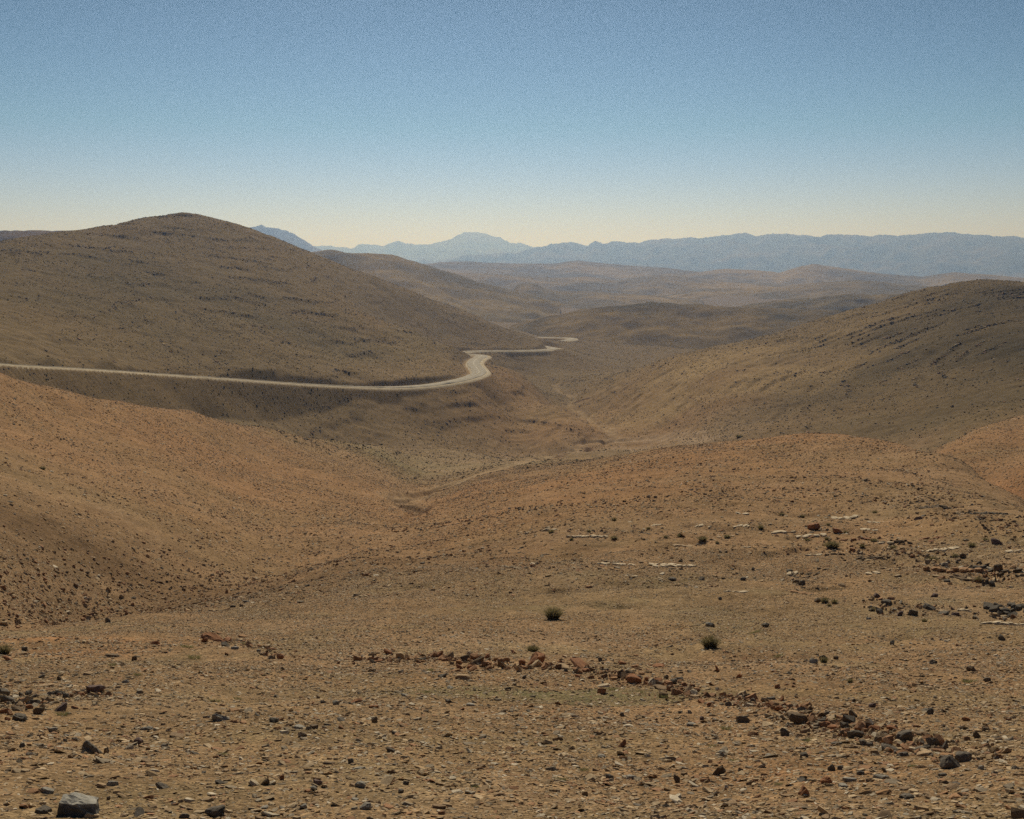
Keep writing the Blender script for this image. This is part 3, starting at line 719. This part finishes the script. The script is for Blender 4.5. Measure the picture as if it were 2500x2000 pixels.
def bed_mask(x, y, c, rad, per, tx, ty, sd_):
    lev = H(x, y) + tx * x + ty * y
    if sd_ == 42: lev = lev * .35 + .42 * np.hypot((x - FOLD[0]), (y - FOLD[1]) * .8)
    f = (lev + fbm(x, y, rad * .5, 3, sd_) * per * 1.1) / per
    f = f - np.floor(f)
    return (f > .66) & (f < .9) & (fbm(x, y, rad * .12, 4, sd_ + 5) > .05)
for c_, rad_, per_, tx_, ty_, sd_ in ((HL, 260, 5.0, .10, -.03, 41), (HR, 190, 4.2, -.16, .10, 42)):
    X_ = c_[0] + RNG.normal(0, rad_ * .55, 60000); Y_ = c_[1] + RNG.normal(0, rad_ * .45, 60000)
    dn, _, _ = near_curve(X_, Y_, ROAD, 30); k = (dn > 9) & (np.hypot(X_, Y_) > 300)
    X_, Y_ = X_[k], Y_[k]
    if sd_ == 42: k = np.arctan2(X_, Y_) > az_of(1740) + RNG.normal(0, .03, len(X_)); X_, Y_ = X_[k], Y_[k]
    k = bed_mask(X_, Y_, c_, rad_, per_, tx_, ty_, sd_); X_, Y_ = X_[k][:9000], Y_[k][:9000]
    s_ = RNG.uniform(.35, 1.0, len(X_)) ** 2 * 1.25 + .2
    scatter("outcrop", X_, Y_, s_, pick_cols(X_, Y_, [2, .6, 2, 2, 1, 3, 2, .2]) * .95, flat=(.25, .5), tilt=.3)
# ------------------------------------------------------------------ single rocks, ledges, shrubs and tufts, each a thing
ROCK_COL = {'k': ((.125, .105, .085), 'dark grey'), 'd': ((.14, .098, .062), 'dark brown'), 'r': ((.27, .125, .062), 'rust red'), 'b': ((.20, .135, .08), 'brown'),
            'g': ((.26, .235, .20), 'grey'), 't': ((.34, .235, .14), 'tan'), 'o': ((.30, .17, .085), 'orange'), 'p': ((.50, .40, .28), 'pale'), 'm': ((.14, .095, .085), 'purple brown')}
SHAPE = {'b': ('block', 'blocky'), 's': ('slab', 'flat'), 'w': ('wedge', 'wedge-shaped'), 'l': ('lump', 'rounded'), 'u': ('wedge', 'upright')}
# x, y (middle), width, height in the photo; colour; shape
ROCKS = """8 1462 22 14 kb|16 1476 30 12 kb|36 1493 22 14 dw|80 1500 20 12 db|122 1459 34 9 ks|58 1461 16 9 kl|138 1468 12 10 kl|68 1479 32 10 gs|100 1472 20 8 gs|42 1484 16 10 dl|170 1462 22 9 rs|158 1490 14 6 rs|200 1455 36 16 mb|121 1491 28 20 mw|40 1512 30 14 kl|8 1500 18 10 rb|60 1490 14 9 rl|92 1487 20 8 ts|24 1466 16 7 ts|40 1531 26 14 tw|110 1538 16 10 gl|14 1515 14 8 rl
311 1533 26 9 gs|264 1435 16 8 gs|227 1308 10 8 kl|372 1549 38 8 bs|282 1388 10 9 db|183 1418 22 8 ts|235 1380 32 8 ds|18 1388 26 8 rs|323 1352 20 17 rw|88 1425 12 7 kl|52 1368 12 8 kl|48 1376 18 9 ts|125 1429 10 8 dl|98 1443 30 6 ts|146 1443 18 6 gs
91 1706 28 16 ks|199 1578 46 24 kw|290 1563 18 13 ml|343 1655 26 16 kw|313 1679 20 8 rs|100 1664 24 10 gs|238 1649 26 12 gs|412 1585 20 10 kw|308 1602 28 7 bs|19 1621 12 9 dw|158 1557 14 6 kl|212 1653 22 9 ts|62 1550 14 6 ks|145 1548 20 5 gs|246 1668 18 8 ts|46 1571 10 8 kl|345 1572 12 8 kl|395 1556 10 7 ps|222 1585 10 12 bl|150 1595 14 6 bl|380 1686 12 7 ts|228 1682 8 7 dl|388 1720 18 9 kl
447 1341 40 18 rw|480 1346 26 22 ru|475 1358 18 10 kl|495 1364 18 8 gs|545 1371 10 6 gl|590 1384 16 12 rb|555 1377 18 7 bs|430 1350 14 8 rb|512 1340 22 7 os|462 1333 14 7 ow|570 1366 24 6 rs
465 1513 32 12 gb|577 1517 18 9 kb|657 1532 22 9 db|632 1531 24 9 gs|708 1481 14 10 gl|680 1479 10 6 kl|749 1476 20 14 ru|787 1488 18 8 rs|788 1518 12 12 dl|541 1505 10 9 kw|492 1495 26 8 os|559 1646 20 18 du|539 1648 24 13 pw|594 1639 10 10 rl|693 1606 22 9 dw|759 1654 20 13 gl|769 1700 22 11 gl|638 1699 16 9 gl|660 1662 14 10 gl|452 1712 38 18 kb|756 1617 26 6 gs|823 1581 18 8 kb|669 1648 18 9 ml|739 1604 14 10 kl|831 1544 14 7 kl|555 1700 18 6 gs|768 1688 14 6 ps|748 1683 18 7 gs|843 1667 14 8 kl|809 1551 10 9 pl|462 1648 18 8 kl|855 1649 12 8 kl
1131 1394 38 28 rb|1220 1397 46 28 rw|1191 1404 42 9 ts|1005 1392 26 20 du|978 1388 18 12 db|918 1378 24 16 ru|1083 1373 16 9 rw|1023 1382 16 14 rw|1100 1397 14 12 rb|1064 1401 30 20 bw|1094 1410 16 16 tu|968 1404 14 14 ru|978 1425 48 14 ts|931 1423 18 9 kb|794 1390 26 9 rw|819 1375 20 9 rl|1230 1411 24 9 rs|1179 1397 14 16 ru|1267 1457 22 11 rb|1270 1444 28 9 ps|1105 1427 10 8 kl|1070 1452 12 8 kl|944 1477 18 7 kl|855 1464 22 6 gs|1059 1499 18 7 db|990 1484 18 8 gs|1264 1390 9 9 kl|1143 1437 16 10 bw|948 1447 14 8 gw|870 1385 16 9 ow|886 1391 20 8 ow|958 1412 22 7 os|1046 1390 16 8 ol|990 1405 16 8 rl|1215 1425 12 7 rl|844 1414 16 8 gs|784 1412 20 8 bs
1308 1422 16 15 db|1336 1431 28 15 rb|1324 1416 18 9 dl|1362 1434 16 12 rl|1386 1431 18 13 rw|1403 1428 10 9 dl|1420 1436 18 13 kl|1391 1448 34 10 bs|1417 1454 13 9 bl|1312 1396 20 9 rs|1387 1402 26 8 rb|1336 1404 16 8 rs|1293 1428 20 8 os|1350 1418 16 7 os|1440 1443 14 9 rl|1451 1452 30 8 ts|1464 1466 22 8 ts|1435 1459 12 7 rl|1512 1409 12 14 ru|1556 1425 13 9 rl|1638 1447 12 10 rl|1478 1477 16 10 rw|1495 1484 14 9 rl|1553 1475 16 12 rw|1573 1468 24 9 kb|1574 1481 30 10 ts|1622 1470 22 7 ks|1618 1482 24 10 os|1646 1472 16 12 ru|1541 1471 14 6 os
1453 1500 11 7 gb|1433 1500 10 5 gb|1457 1525 22 10 gs|1564 1517 24 15 kb|1477 1513 10 7 ml|1348 1509 26 6 ds|1309 1567 18 19 ru|1653 1545 18 15 kl|1434 1588 22 11 tw|1510 1624 28 20 dw|1519 1585 16 8 gl|1693 1592 16 11 kl|1362 1590 16 8 ps|1266 1592 20 8 gs|1310 1506 10 8 kl|1585 1477 14 10 kl|1668 1503 26 10 tl|1682 1515 38 18 db|1712 1521 22 10 dw|1640 1493 18 10 rl|1702 1500 16 8 db|1284 1637 16 11 kl|1330 1638 20 9 gl|1374 1633 24 10 os|1425 1643 12 14 dl|1582 1570 18 7 ps|1620 1590 16 7 gs
1796 1505 16 13 dl|1815 1528 36 9 db|1779 1530 18 13 kb|1801 1548 30 15 kb|1859 1543 26 13 ts|1885 1546 26 18 ow|1905 1556 28 22 kb|1850 1557 14 14 dl|1874 1576 36 19 kw|1903 1588 24 12 ks|1819 1566 18 10 kl|1832 1569 12 10 kl|1867 1555 14 10 dl|1969 1566 22 14 kb|1988 1573 18 18 ku|1938 1578 22 9 kl|1952 1575 12 9 kl|2008 1608 36 23 kb|2030 1599 26 18 kb|1907 1576 32 11 ts|1947 1587 36 11 ts|1999 1591 34 8 os|1755 1533 20 9 rb|1740 1526 16 9 rl|1762 1565 28 7 ks|1772 1545 10 9 kl|1959 1500 14 13 kl|1837 1487 16 9 ml|1797 1477 9 7 kl|1751 1619 16 11 kl|1770 1618 12 8 kl|1692 1592 12 9 gl|1740 1645 24 14 rl|1691 1665 22 24 ru|1790 1641 28 11 gs|1775 1654 24 9 gs|1856 1637 26 12 gl|2012 1648 20 12 kw|1986 1631 20 9 ks|1861 1667 32 12 ow|1909 1676 34 11 ks|1864 1623 10 12 du|2056 1550 12 13 dl|2076 1537 13 8 dl|2048 1581 36 8 ts|2078 1432 16 10 kl|1935 1544 30 8 bs|1880 1534 22 9 rl|1830 1540 18 8 os|1840 1533 20 8 rb|1858 1563 14 8 os|1920 1566 14 8 rl|1923 1580 16 8 pl|1733 1505 18 9 db|1730 1518 18 9 kb|2066 1618 14 7 gl|1690 1640 18 9 dl|1812 1629 16 8 kl|2034 1515 14 8 rl
1710 1111 27 12 rb|1763 1120 20 10 rb|1435 1128 16 9 rl|1416 1218 22 7 ks|1566 1220 12 8 kl|1586 1199 8 7 kl|1495 1316 18 9 gl|1613 1317 14 8 kl|1662 1202 12 8 kl|1933 1092 21 8 ms|1867 1267 22 9 ks|1955 1279 22 10 kb|1922 1292 15 12 kb|1853 1288 18 11 kl|1847 1256 14 9 ml|1893 1294 14 8 ml|1967 1255 12 7 ml|1986 1291 22 7 ks|2012 1294 14 8 ml|2097 1143 21 10 mb|2028 1172 13 9 dl|2103 1198 20 17 dl|1517 1261 8 6 kl|1722 1265 12 8 dl|1676 1225 14 9 dl|1689 1229 12 9 kl|1713 1394 16 9 gl|1734 1388 14 12 kl|1760 1386 10 8 dl|1880 1355 10 9 kl|1966 1395 14 10 kl|2045 1410 16 10 dl|2110 1345 14 9 kl|1830 1302 12 7 gs"""
# long outcrops of bedrock: x, y, width, height, colour
LEDGES = """1423 1190 86 7 p|1237 1129 82 8 p|1298 1187 80 5 p|1394 1188 50 6 p|1157 1115 22 8 p|1384 1105 24 5 p|1125 1186 20 8 p|1080 1193 26 6 p|1560 1107 40 5 p|1650 1120 44 8 p|1712 1127 62 8 p|1472 1107 22 5 p|1574 1152 14 4 p|1670 1204 18 7 p|1547 1245 46 5 p|1699 1249 50 6 o|1714 1168 24 5 p|1654 1269 11 4 p|1565 1081 22 5 p|1780 1090 52 5 p|1838 1099 26 5 p|1826 1114 32 4 p|1446 1150 62 5 t|1843 1205 24 6 p|2111 1312 74 9 p|1876 1142 44 6 p|1980 1157 70 5 p|2030 1284 20 5 p|1975 1284 34 6 t|2130 1160 30 6 p|1330 1212 22 4 p|1530 1130 30 4 t
1837 1174 60 9 d|1757 1166 34 9 d|1897 1138 42 15 d|2055 1194 52 15 k|2081 1222 26 30 k|2118 1278 62 20 k|2005 1200 96 16 o|2040 1216 60 10 b|1971 1161 26 9 d|1800 1134 60 8 r|2080 1080 70 8 k|1985 1065 80 9 d|2128 1206 40 16 d|1700 1212 74 7 d|1960 1132 40 7 r"""
SHRUBS = """1165 1291 34 30|1495 1351 34 32|1122 1366 24 14|8 1369 26 22|1736 1263 17 15|1757 1266 13 11|1746 1274 9 7|1752 1147 28 18|1741 1134 10 8|1602 1110 14 11|1531 1129 15 9|1479 1134 20 11|1402 1130 11 7|1510 1142 9 7|1293 1093 11 9|1160 1119 14 10|1293 1132 16 9|1432 1127 15 10|1840 1137 16 8|1963 1176 18 10|2046 1147 15 12|1946 1306 11 8|2060 1220 14 14|1734 1389 17 14|1563 1516 1 1|1837 1282 11 10|1790 1433 12 10|1880 1152 14 9|1815 1149 12 8|1700 1136 12 7|2075 1136 12 7|1646 1082 11 7|1690 1086 10 6|1842 1078 12 7|1744 1104 9 6|2010 1170 12 9|1365 1112 10 7|1240 1118 10 7|1203 1135 10 7|1780 1120 9 6|1556 918 14 7|90 985 12 9"""
TUFTS = """132 1503 26 12|394 1361 34 8|236 1399 16 10|410 1383 30 12|520 1354 24 6|1530 1532 26 12|1398 1466 22 12|1347 1457 18 8|1705 1556 18 8|1215 1410 26 8|1700 1560 16 8|1545 1600 24 8|1500 1570 20 6|1960 1585 16 9|1920 1612 18 8|1640 1650 20 8|2040 1434 30 9|452 1475 26 9|470 1587 24 8|1180 1640 30 10|1230 1620 24 8|1290 1450 26 8|905 1410 18 8|900 1456 16 6|1760 1512 12 9|1590 1330 30 7|1640 1380 24 6|290 1420 16 8|500 1470 18 6|1000 1655 22 7"""
ZONES = [(60, 1482, "in the dark rock pile at the left edge"), (170, 1640, "near the big grey boulder at lower left"), (300, 1560, "by the pale bar-shaped stone at lower left"), (150, 1385, "on the bare orange soil at the left"),
         (480, 1350, "in the rust rock heap, left foreground"), (560, 1660, "on bottom gravel right of the boulder"), (680, 1500, "on gravel left of the rust rock row"), (800, 1640, "on gravel at bottom centre"),
         (870, 1395, "at the left end of the rust rock row"), (1080, 1395, "in the middle of the rust rock row"), (1360, 1425, "in the right tail of the rust row"), (1560, 1475, "between rust row and dark rock heap"),
         (1000, 1475, "just below the rust rock row"), (1400, 1550, "on gravel below the rust row tail"), (1400, 1640, "at the bottom edge right of centre"), (1820, 1540, "in the left of the dark rock heap"),
         (1900, 1565, "in the middle of the dark rock heap"), (1990, 1590, "at the right end of the dark heap"), (1780, 1635, "below the dark heap, bottom right"), (1900, 1660, "at the bottom edge under the dark heap"),
         (2060, 1500, "at the right edge above the dark heap"), (1700, 1115, "on top of the right-hand knoll"), (1500, 1120, "on the left shoulder of the knoll"), (1250, 1130, "on the knoll slope at centre"),
         (1400, 1195, "along the pale ledges at centre right"), (1560, 1230, "below the long pale ledge of the knoll"), (1720, 1220, "on the knoll face right of centre"), (1900, 1130, "on the knoll crest near the right edge"),
         (2080, 1170, "on the right-edge outcrops"), (1900, 1280, "in the dark row under the right outcrops"), (2080, 1290, "by the dark ledge at the right edge"), (1520, 1340, "on the slope by the right-hand shrub"), (1150, 1320, "on the slope by the left-hand shrub"),
         (1740, 1390, "on the gravel slope below the knoll"), (2040, 1410, "on the gravel at the right edge"), (870, 1065, "in the dry gully at valley centre"), (1680, 1592, "left of the dark heap, lower right")]
def zone(x, y): return min(ZONES, key=lambda q: (q[0] - x) ** 2 + 2.2 * (q[1] - y) ** 2)[2]
ORD = ["leftmost", "second from left", "third from left", "fourth from left", "fifth from left", "sixth from left", "seventh from left", "eighth from left", "ninth from left", "tenth from left"]
def give_labels(items, noun):
    """items: (object, look, x, y, zone): one label each, told apart by look, by neighbours and only then by order"""
    by = {}
    for it in items: by.setdefault((it[1], it[4]), []).append(it)
    for (look, z), lst in by.items():
        lst.sort(key=lambda q: q[2])
        for i, it in enumerate(lst):
            if len(lst) == 1: it[0]['label'] = f"{look} {noun} {z}"
            else:
                o_ = ORD[i] if i < len(lst) - 1 or len(lst) > 3 else "rightmost"
                it[0]['label'] = f"{look} {noun} {z}, {o_}"

def frame(p):
    """axes on the slope at p: across the view, away, up"""
    e = .3 + .004 * math.hypot(p[0], p[1])
    q = H(np.array([p[0] + e, p[0] - e, p[0], p[0]]), np.array([p[1], p[1], p[1] + e, p[1] - e]))
    nrm = Vector((-(q[0] - q[1]) / (2 * e), -(q[2] - q[3]) / (2 * e), 1)).normalized()
    away = Vector((p[0], p[1], 0)).normalized()
    right = Vector((away.y, -away.x, 0))
    right = (right - nrm * right.dot(nrm)).normalized()
    return right, nrm.cross(right).normalized(), nrm
def rocky(name, kind, w, d, h, tint, rng, fine, rough=.10):
    bm = hull(tmpl(rng, kind))
    if fine:
        bmesh.ops.subdivide_edges(bm, edges=bm.edges[:], cuts=2 if fine > 1 else 1, use_grid_fill=True)
        bmesh.ops.triangulate(bm, faces=bm.faces[:])
        bm.normal_update()
        for _ in range(fine): bmesh.ops.smooth_vert(bm, verts=bm.verts[:], factor=.32, use_axis_x=True, use_axis_y=True, use_axis_z=True)
        bm.normal_update()
        ph = rng.uniform(0, 90, 3)
        for v in bm.verts:
            c = v.co
            k = math.sin(c.x * 9 + ph[0]) * math.sin(c.y * 8 + ph[1]) * math.sin(c.z * 11 + ph[2]) * .6 + rng.normal(0, .45)
            v.co = c + v.normal * k * rough * .5
    V = np.array([v.co[:] for v in bm.verts]) * [w, d, h]
    F_ = np.array([[v.index for v in f.verts] for f in bm.faces]); bm.free()
    col = np.array(tint)[None] * rng.uniform(.86, 1.14, (len(V), 1))
    return mesh_np(name, V, F_, col=col)
def place(o, p, tilt=(0, 0), yaw=0.0, dz=0.0):
    R_, A_, N_ = frame(p)
    M = Matrix((R_, A_, N_)).transposed().to_4x4()
    M = M @ Matrix.Rotation(yaw, 4, 'Z') @ Matrix.Rotation(tilt[0], 4, 'X') @ Matrix.Rotation(tilt[1], 4, 'Y')
    M.translation = Vector(p) + N_ * dz
    o.matrix_world = M

items = []
for line in ROCKS.replace("\n", "|").split("|"):
    x_, y_, w_, h_, cs = line.split(); x_, y_, w_, h_ = float(x_), float(y_), float(w_), float(h_)
    p = hit(x_, y_ + .32 * h_)
    if p is None: continue
    dist = float(np.linalg.norm(p)); w = w_ * dist / FPX; hgt = h_ * dist / FPX
    kind, word = SHAPE[cs[1]]; tint, cname = ROCK_COL[cs[0]]
    rng = np.random.default_rng(int(x_ * 7 + y_ * 13))
    d = w * (.75 if cs[1] != 's' else .8)
    hh = hgt * {'s': .62, 'u': 1.15}.get(cs[1], .95)
    me = rocky("rock", kind, w * 1.2, d * 1.1, hh * 1.45, tint, rng, 2 if w_ > 22 else 1)
    o = link("rock", me, M_STONE)
    place(o, p, (rng.normal(0, .16), rng.normal(0, .16)), rng.uniform(-.9, .9), hh * .36)
    o['category'] = 'rock'; z_ = zone(x_, y_)
    size = 'large' if w_ >= 28 else ('small' if w_ < 15 else '')
    items.append((o, " ".join(q for q in (size, cname, word) if q), x_, y_, z_))
give_labels(items, "rock")

# the big boulder at lower left: a cleft grey block with steep near face, sunlit top and shaded sides painted in
p = hit(164, 1714); sc = .84 * float(np.linalg.norm(p)) / FPX
bm = hull(np.array([(-42, -22, -6), (40, -24, -6), (44, 26, -6), (-40, 28, -6), (-41, -20, 27), (-36, 6, 41), (-14, 22, 43), (-6, 0, 34), (34, -15, 25), (38, 16, 31), (8, -19, 25), (44, 8, 6), (-20, -23, 24)], float))
bmesh.ops.subdivide_edges(bm, edges=bm.edges[:], cuts=3, use_grid_fill=True); bmesh.ops.triangulate(bm, faces=bm.faces[:]); bm.normal_update()
rngb = np.random.default_rng(5)
for v in bm.verts:
    c = v.co
    cleft = math.exp(-((c.x + 20 + .25 * c.y) / 4.5) ** 2) * max(0, min(1, (c.z - 18) / 8)) * 5.0
    v.co = c + v.normal * (rngb.normal(0, .8) + 1.4 * math.sin(c.x * .21 + c.z * .13) * math.sin(c.y * .19)) - Vector((0, 0, cleft))
bm.normal_update(); BT = np.array([max(0, min(1, (v.normal.z - .25) * 2.2)) for v in bm.verts])   # painted light: upward faces lightened, shaded sides kept dark
V = np.array([v.co[:] for v in bm.verts]) * sc; Fb = np.array([[v.index for v in f.verts] for f in bm.faces]); bm.free()
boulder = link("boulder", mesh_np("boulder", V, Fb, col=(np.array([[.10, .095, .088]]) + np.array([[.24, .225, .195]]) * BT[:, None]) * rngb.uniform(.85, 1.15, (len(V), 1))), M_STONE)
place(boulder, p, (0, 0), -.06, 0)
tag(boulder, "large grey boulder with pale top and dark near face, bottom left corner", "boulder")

items = []
for line in LEDGES.replace("\n", "|").split("|"):
    x_, y_, w_, h_, c = line.split(); x_, y_, w_, h_ = float(x_), float(y_), float(w_), float(h_)
    p = hit(x_, y_ + .3 * h_)
    if p is None: continue
    rng = np.random.default_rng(int(x_ * 3 + y_ * 11)); dist = float(np.linalg.norm(p)); w = w_ * dist / FPX; hgt = h_ * dist / FPX
    pale = c in 'pto'
    # a broken line of plates that belong to one bed
    nb = max(3, int(w_ / (9 if pale else 4.5))); bmv, bmf, b0 = [], [], 0
    for q in range(nb):
        bm = hull(tmpl(rng, 'slab' if pale else ('block', 'wedge', 'slab')[q % 3]))
        bmesh.ops.subdivide_edges(bm, edges=bm.edges[:], cuts=1); bmesh.ops.triangulate(bm, faces=bm.faces[:])
        bmesh.ops.smooth_vert(bm, verts=bm.verts[:], factor=.25, use_axis_x=True, use_axis_y=True, use_axis_z=True)
        v = np.array([u.co[:] for u in bm.verts]); f = np.array([[u.index for u in g.verts] for g in bm.faces]); bm.free()
        v = v + rng.normal(0, .025, v.shape)
        if pale:
            seg = w / nb * rng.uniform(1.2, 2.4)
            v = v * [seg, seg * rng.uniform(.8, 1.6), hgt * .8 * rng.uniform(.5, 1.2)]
        else:
            seg = min(w * .45, hgt * 2.2) * rng.uniform(.35, 1.0)
            v = v * [seg, seg * rng.uniform(.6, 1), hgt * .62 * rng.uniform(.5, 1.25)]
        a = rng.normal(0, .35); v[:, :2] = v[:, :2] @ np.array([[math.cos(a), math.sin(a)], [-math.sin(a), math.cos(a)]])
        tq = rng.normal(0, .12); v[:, 2] += v[:, 0] * tq
        u_ = (q + rng.uniform(0, 1)) / nb - .5
        v += [u_ * w, rng.normal(0, hgt * (.5 if pale else 1.1)), hgt * (.16 if pale else .12)]
        bmv.append(v); bmf.append(f + b0); b0 += len(v)
    tint, cname = ROCK_COL[c]
    R_, A_, N_ = frame(p); Rm = np.array([R_, A_, N_])
    for q in range(nb):      # sit every plate on the ground below it
        Wq = bmv[q] @ Rm + p; m_ = Wq.mean(0); fl = (bmv[q].mean(0) * [1, 1, 0]) @ Rm + p
        Wq[:, 2] += float(np.clip(H(m_[0], m_[1])[0] - fl[2], -hgt * 3, hgt * 3)); bmv[q] = Wq
    V = Wp = np.concatenate(bmv)
    col = np.array(tint)[None] * rng.uniform(.85, 1.15, (len(V), 1)) * (1 if pale else .8)
    o = link("rock_ledge", mesh_np("rock_ledge", Wp - p, np.concatenate(bmf), col=col), M_STONE); o.location = p
    o['category'] = 'rock ledge'
    items.append((o, ("long " if w_ > 48 else "short ") + cname + " bedrock", x_, y_, zone(x_, y_)))
give_labels(items, "ledge")

def blades(rng, n, rx, ry, h, lean, wid, cols, dome=True, bend=.25):
    """n thin bent blades or twigs rooted in an ellipse"""
    V, F_, C_ = [], [], []
    for i in range(n):
        a = rng.uniform(0, 2 * math.pi); q = math.sqrt(rng.random())
        bx, by = math.cos(a) * q * rx * .45, math.sin(a) * q * ry * .45
        out_ = np.array([math.cos(a) * rx, math.sin(a) * ry]) * q * lean
        L = h * ((1 - .45 * q * q) if dome else 1) * rng.uniform(.6, 1.05)
        tip = np.array([bx + out_[0] + rng.normal(0, rx * .12), by + out_[1] + rng.normal(0, ry * .12), L])
        b = np.array([bx, by, -h * .08]); mid = (b + tip) / 2 + np.array([out_[0] * -bend, out_[1] * -bend, L * .12])
        t_ = rng.uniform(0, math.pi); s_ = np.array([math.cos(t_), math.sin(t_), 0]) * wid * rng.uniform(.6, 1.3)
        k = len(V); V += [b - s_, b + s_, mid + s_ * .8, mid - s_ * .8, tip]
        F_ += [(k, k + 1, k + 2), (k, k + 2, k + 3), (k + 3, k + 2, k + 4)]
        c = cols[rng.integers(len(cols))] * rng.uniform(.75, 1.25); C_ += [c] * 5
    return np.array(V), np.array(F_), np.array(C_)
SH_COL = [np.array([.19, .17, .085]), np.array([.21, .175, .09]), np.array([.12, .11, .05]), np.array([.36, .28, .15])]
TU_COL = [np.array([.17, .175, .075]), np.array([.22, .20, .09]), np.array([.14, .155, .06]), np.array([.28, .24, .13])]
items = []
for line in SHRUBS.split("|"):
    x_, y_, w_, h_ = map(float, line.split())
    if w_ < 4: continue
    p = hit(x_, y_ + .42 * h_)
    if p is None: continue
    rng = np.random.default_rng(int(x_ * 5 + y_ * 3)); dist = float(np.linalg.norm(p)); w = w_ * dist / FPX; hgt = h_ * dist / FPX
    big = w_ > 22
    fol = blades(rng, 620 if big else 170, w * .62, w * .5, hgt * 1.02, .95, w * (.016 if big else .03), SH_COL)
    z_ = zone(x_, y_); look = ("large " if big else "small ") + "dark green"
    if big:
        o = bpy.data.objects.new("shrub", None); COL.objects.link(o)
        o.location = p
        f_ = link("foliage", mesh_np("foliage", *fol[:2], col=fol[2]), M_LEAF, o)
        st_ = blades(rng, 26, w * .5, w * .4, hgt * .8, .7, w * .022, [np.array([.11, .08, .05])])
        link("woody_stem", mesh_np("woody_stem", *st_[:2], col=st_[2]), M_LEAF, o)
    else:
        o = link("shrub", mesh_np("shrub", *fol[:2], col=fol[2]), M_LEAF); o.location = p
    o['category'] = 'shrub'
    items.append((o, look, x_, y_, z_))
give_labels(items, "shrub")
items = []
for line in TUFTS.split("|"):
    x_, y_, w_, h_ = map(float, line.split())
    p = hit(x_, y_ + .3 * h_)
    if p is None: continue
    rng = np.random.default_rng(int(x_ * 9 + y_)); dist = float(np.linalg.norm(p)); w = w_ * dist / FPX; hgt = h_ * dist / FPX
    fol = blades(rng, 150, w * .75, w * .6, hgt * .7, .6, w * .009, TU_COL, dome=False)
    fol[0][:, 2] += H(fol[0][:, 0] + p[0], fol[0][:, 1] + p[1]) - p[2]
    o = link("grass_tuft", mesh_np("grass_tuft", *fol[:2], col=fol[2]), M_LEAF); o.location = p
    o['category'] = 'grass tuft'
    items.append((o, "wide yellow-green" if w_ >= 24 else "small yellow-green", x_, y_, zone(x_, y_)))
give_labels(items, "grass tuft")
# a bleached straw lying on the gravel
p = hit(655, 1688); q_ = np.array(hit(660, 1684)); dist = float(np.linalg.norm(p)); k_ = dist / FPX
R_, A_, N_ = frame(p); rngs = np.random.default_rng(3)
pts_ = [Vector(p) + R_ * (t * 7 * k_) + N_ * ((2 + 20 * t) * k_) + A_ * (t * t * 3 * k_) for t in np.linspace(0, 1, 6)]
Vs = []
for a in pts_:
    for j in range(4): Vs.append(a + R_ * math.cos(j * math.pi / 2) * .7 * k_ + A_ * math.sin(j * math.pi / 2) * .7 * k_)
Fs = [(i * 4 + j, i * 4 + (j + 1) % 4, i * 4 + 4 + (j + 1) % 4, i * 4 + 4 + j) for i in range(5) for j in range(4)]
o = link("straw", mesh_np("straw", np.array([v[:] for v in Vs]), np.array(Fs), col=np.array([[.5, .42, .27]] * len(Vs))), M_LEAF)
tag(o, "single thin pale straw stalk standing in the gravel at bottom centre", "straw")
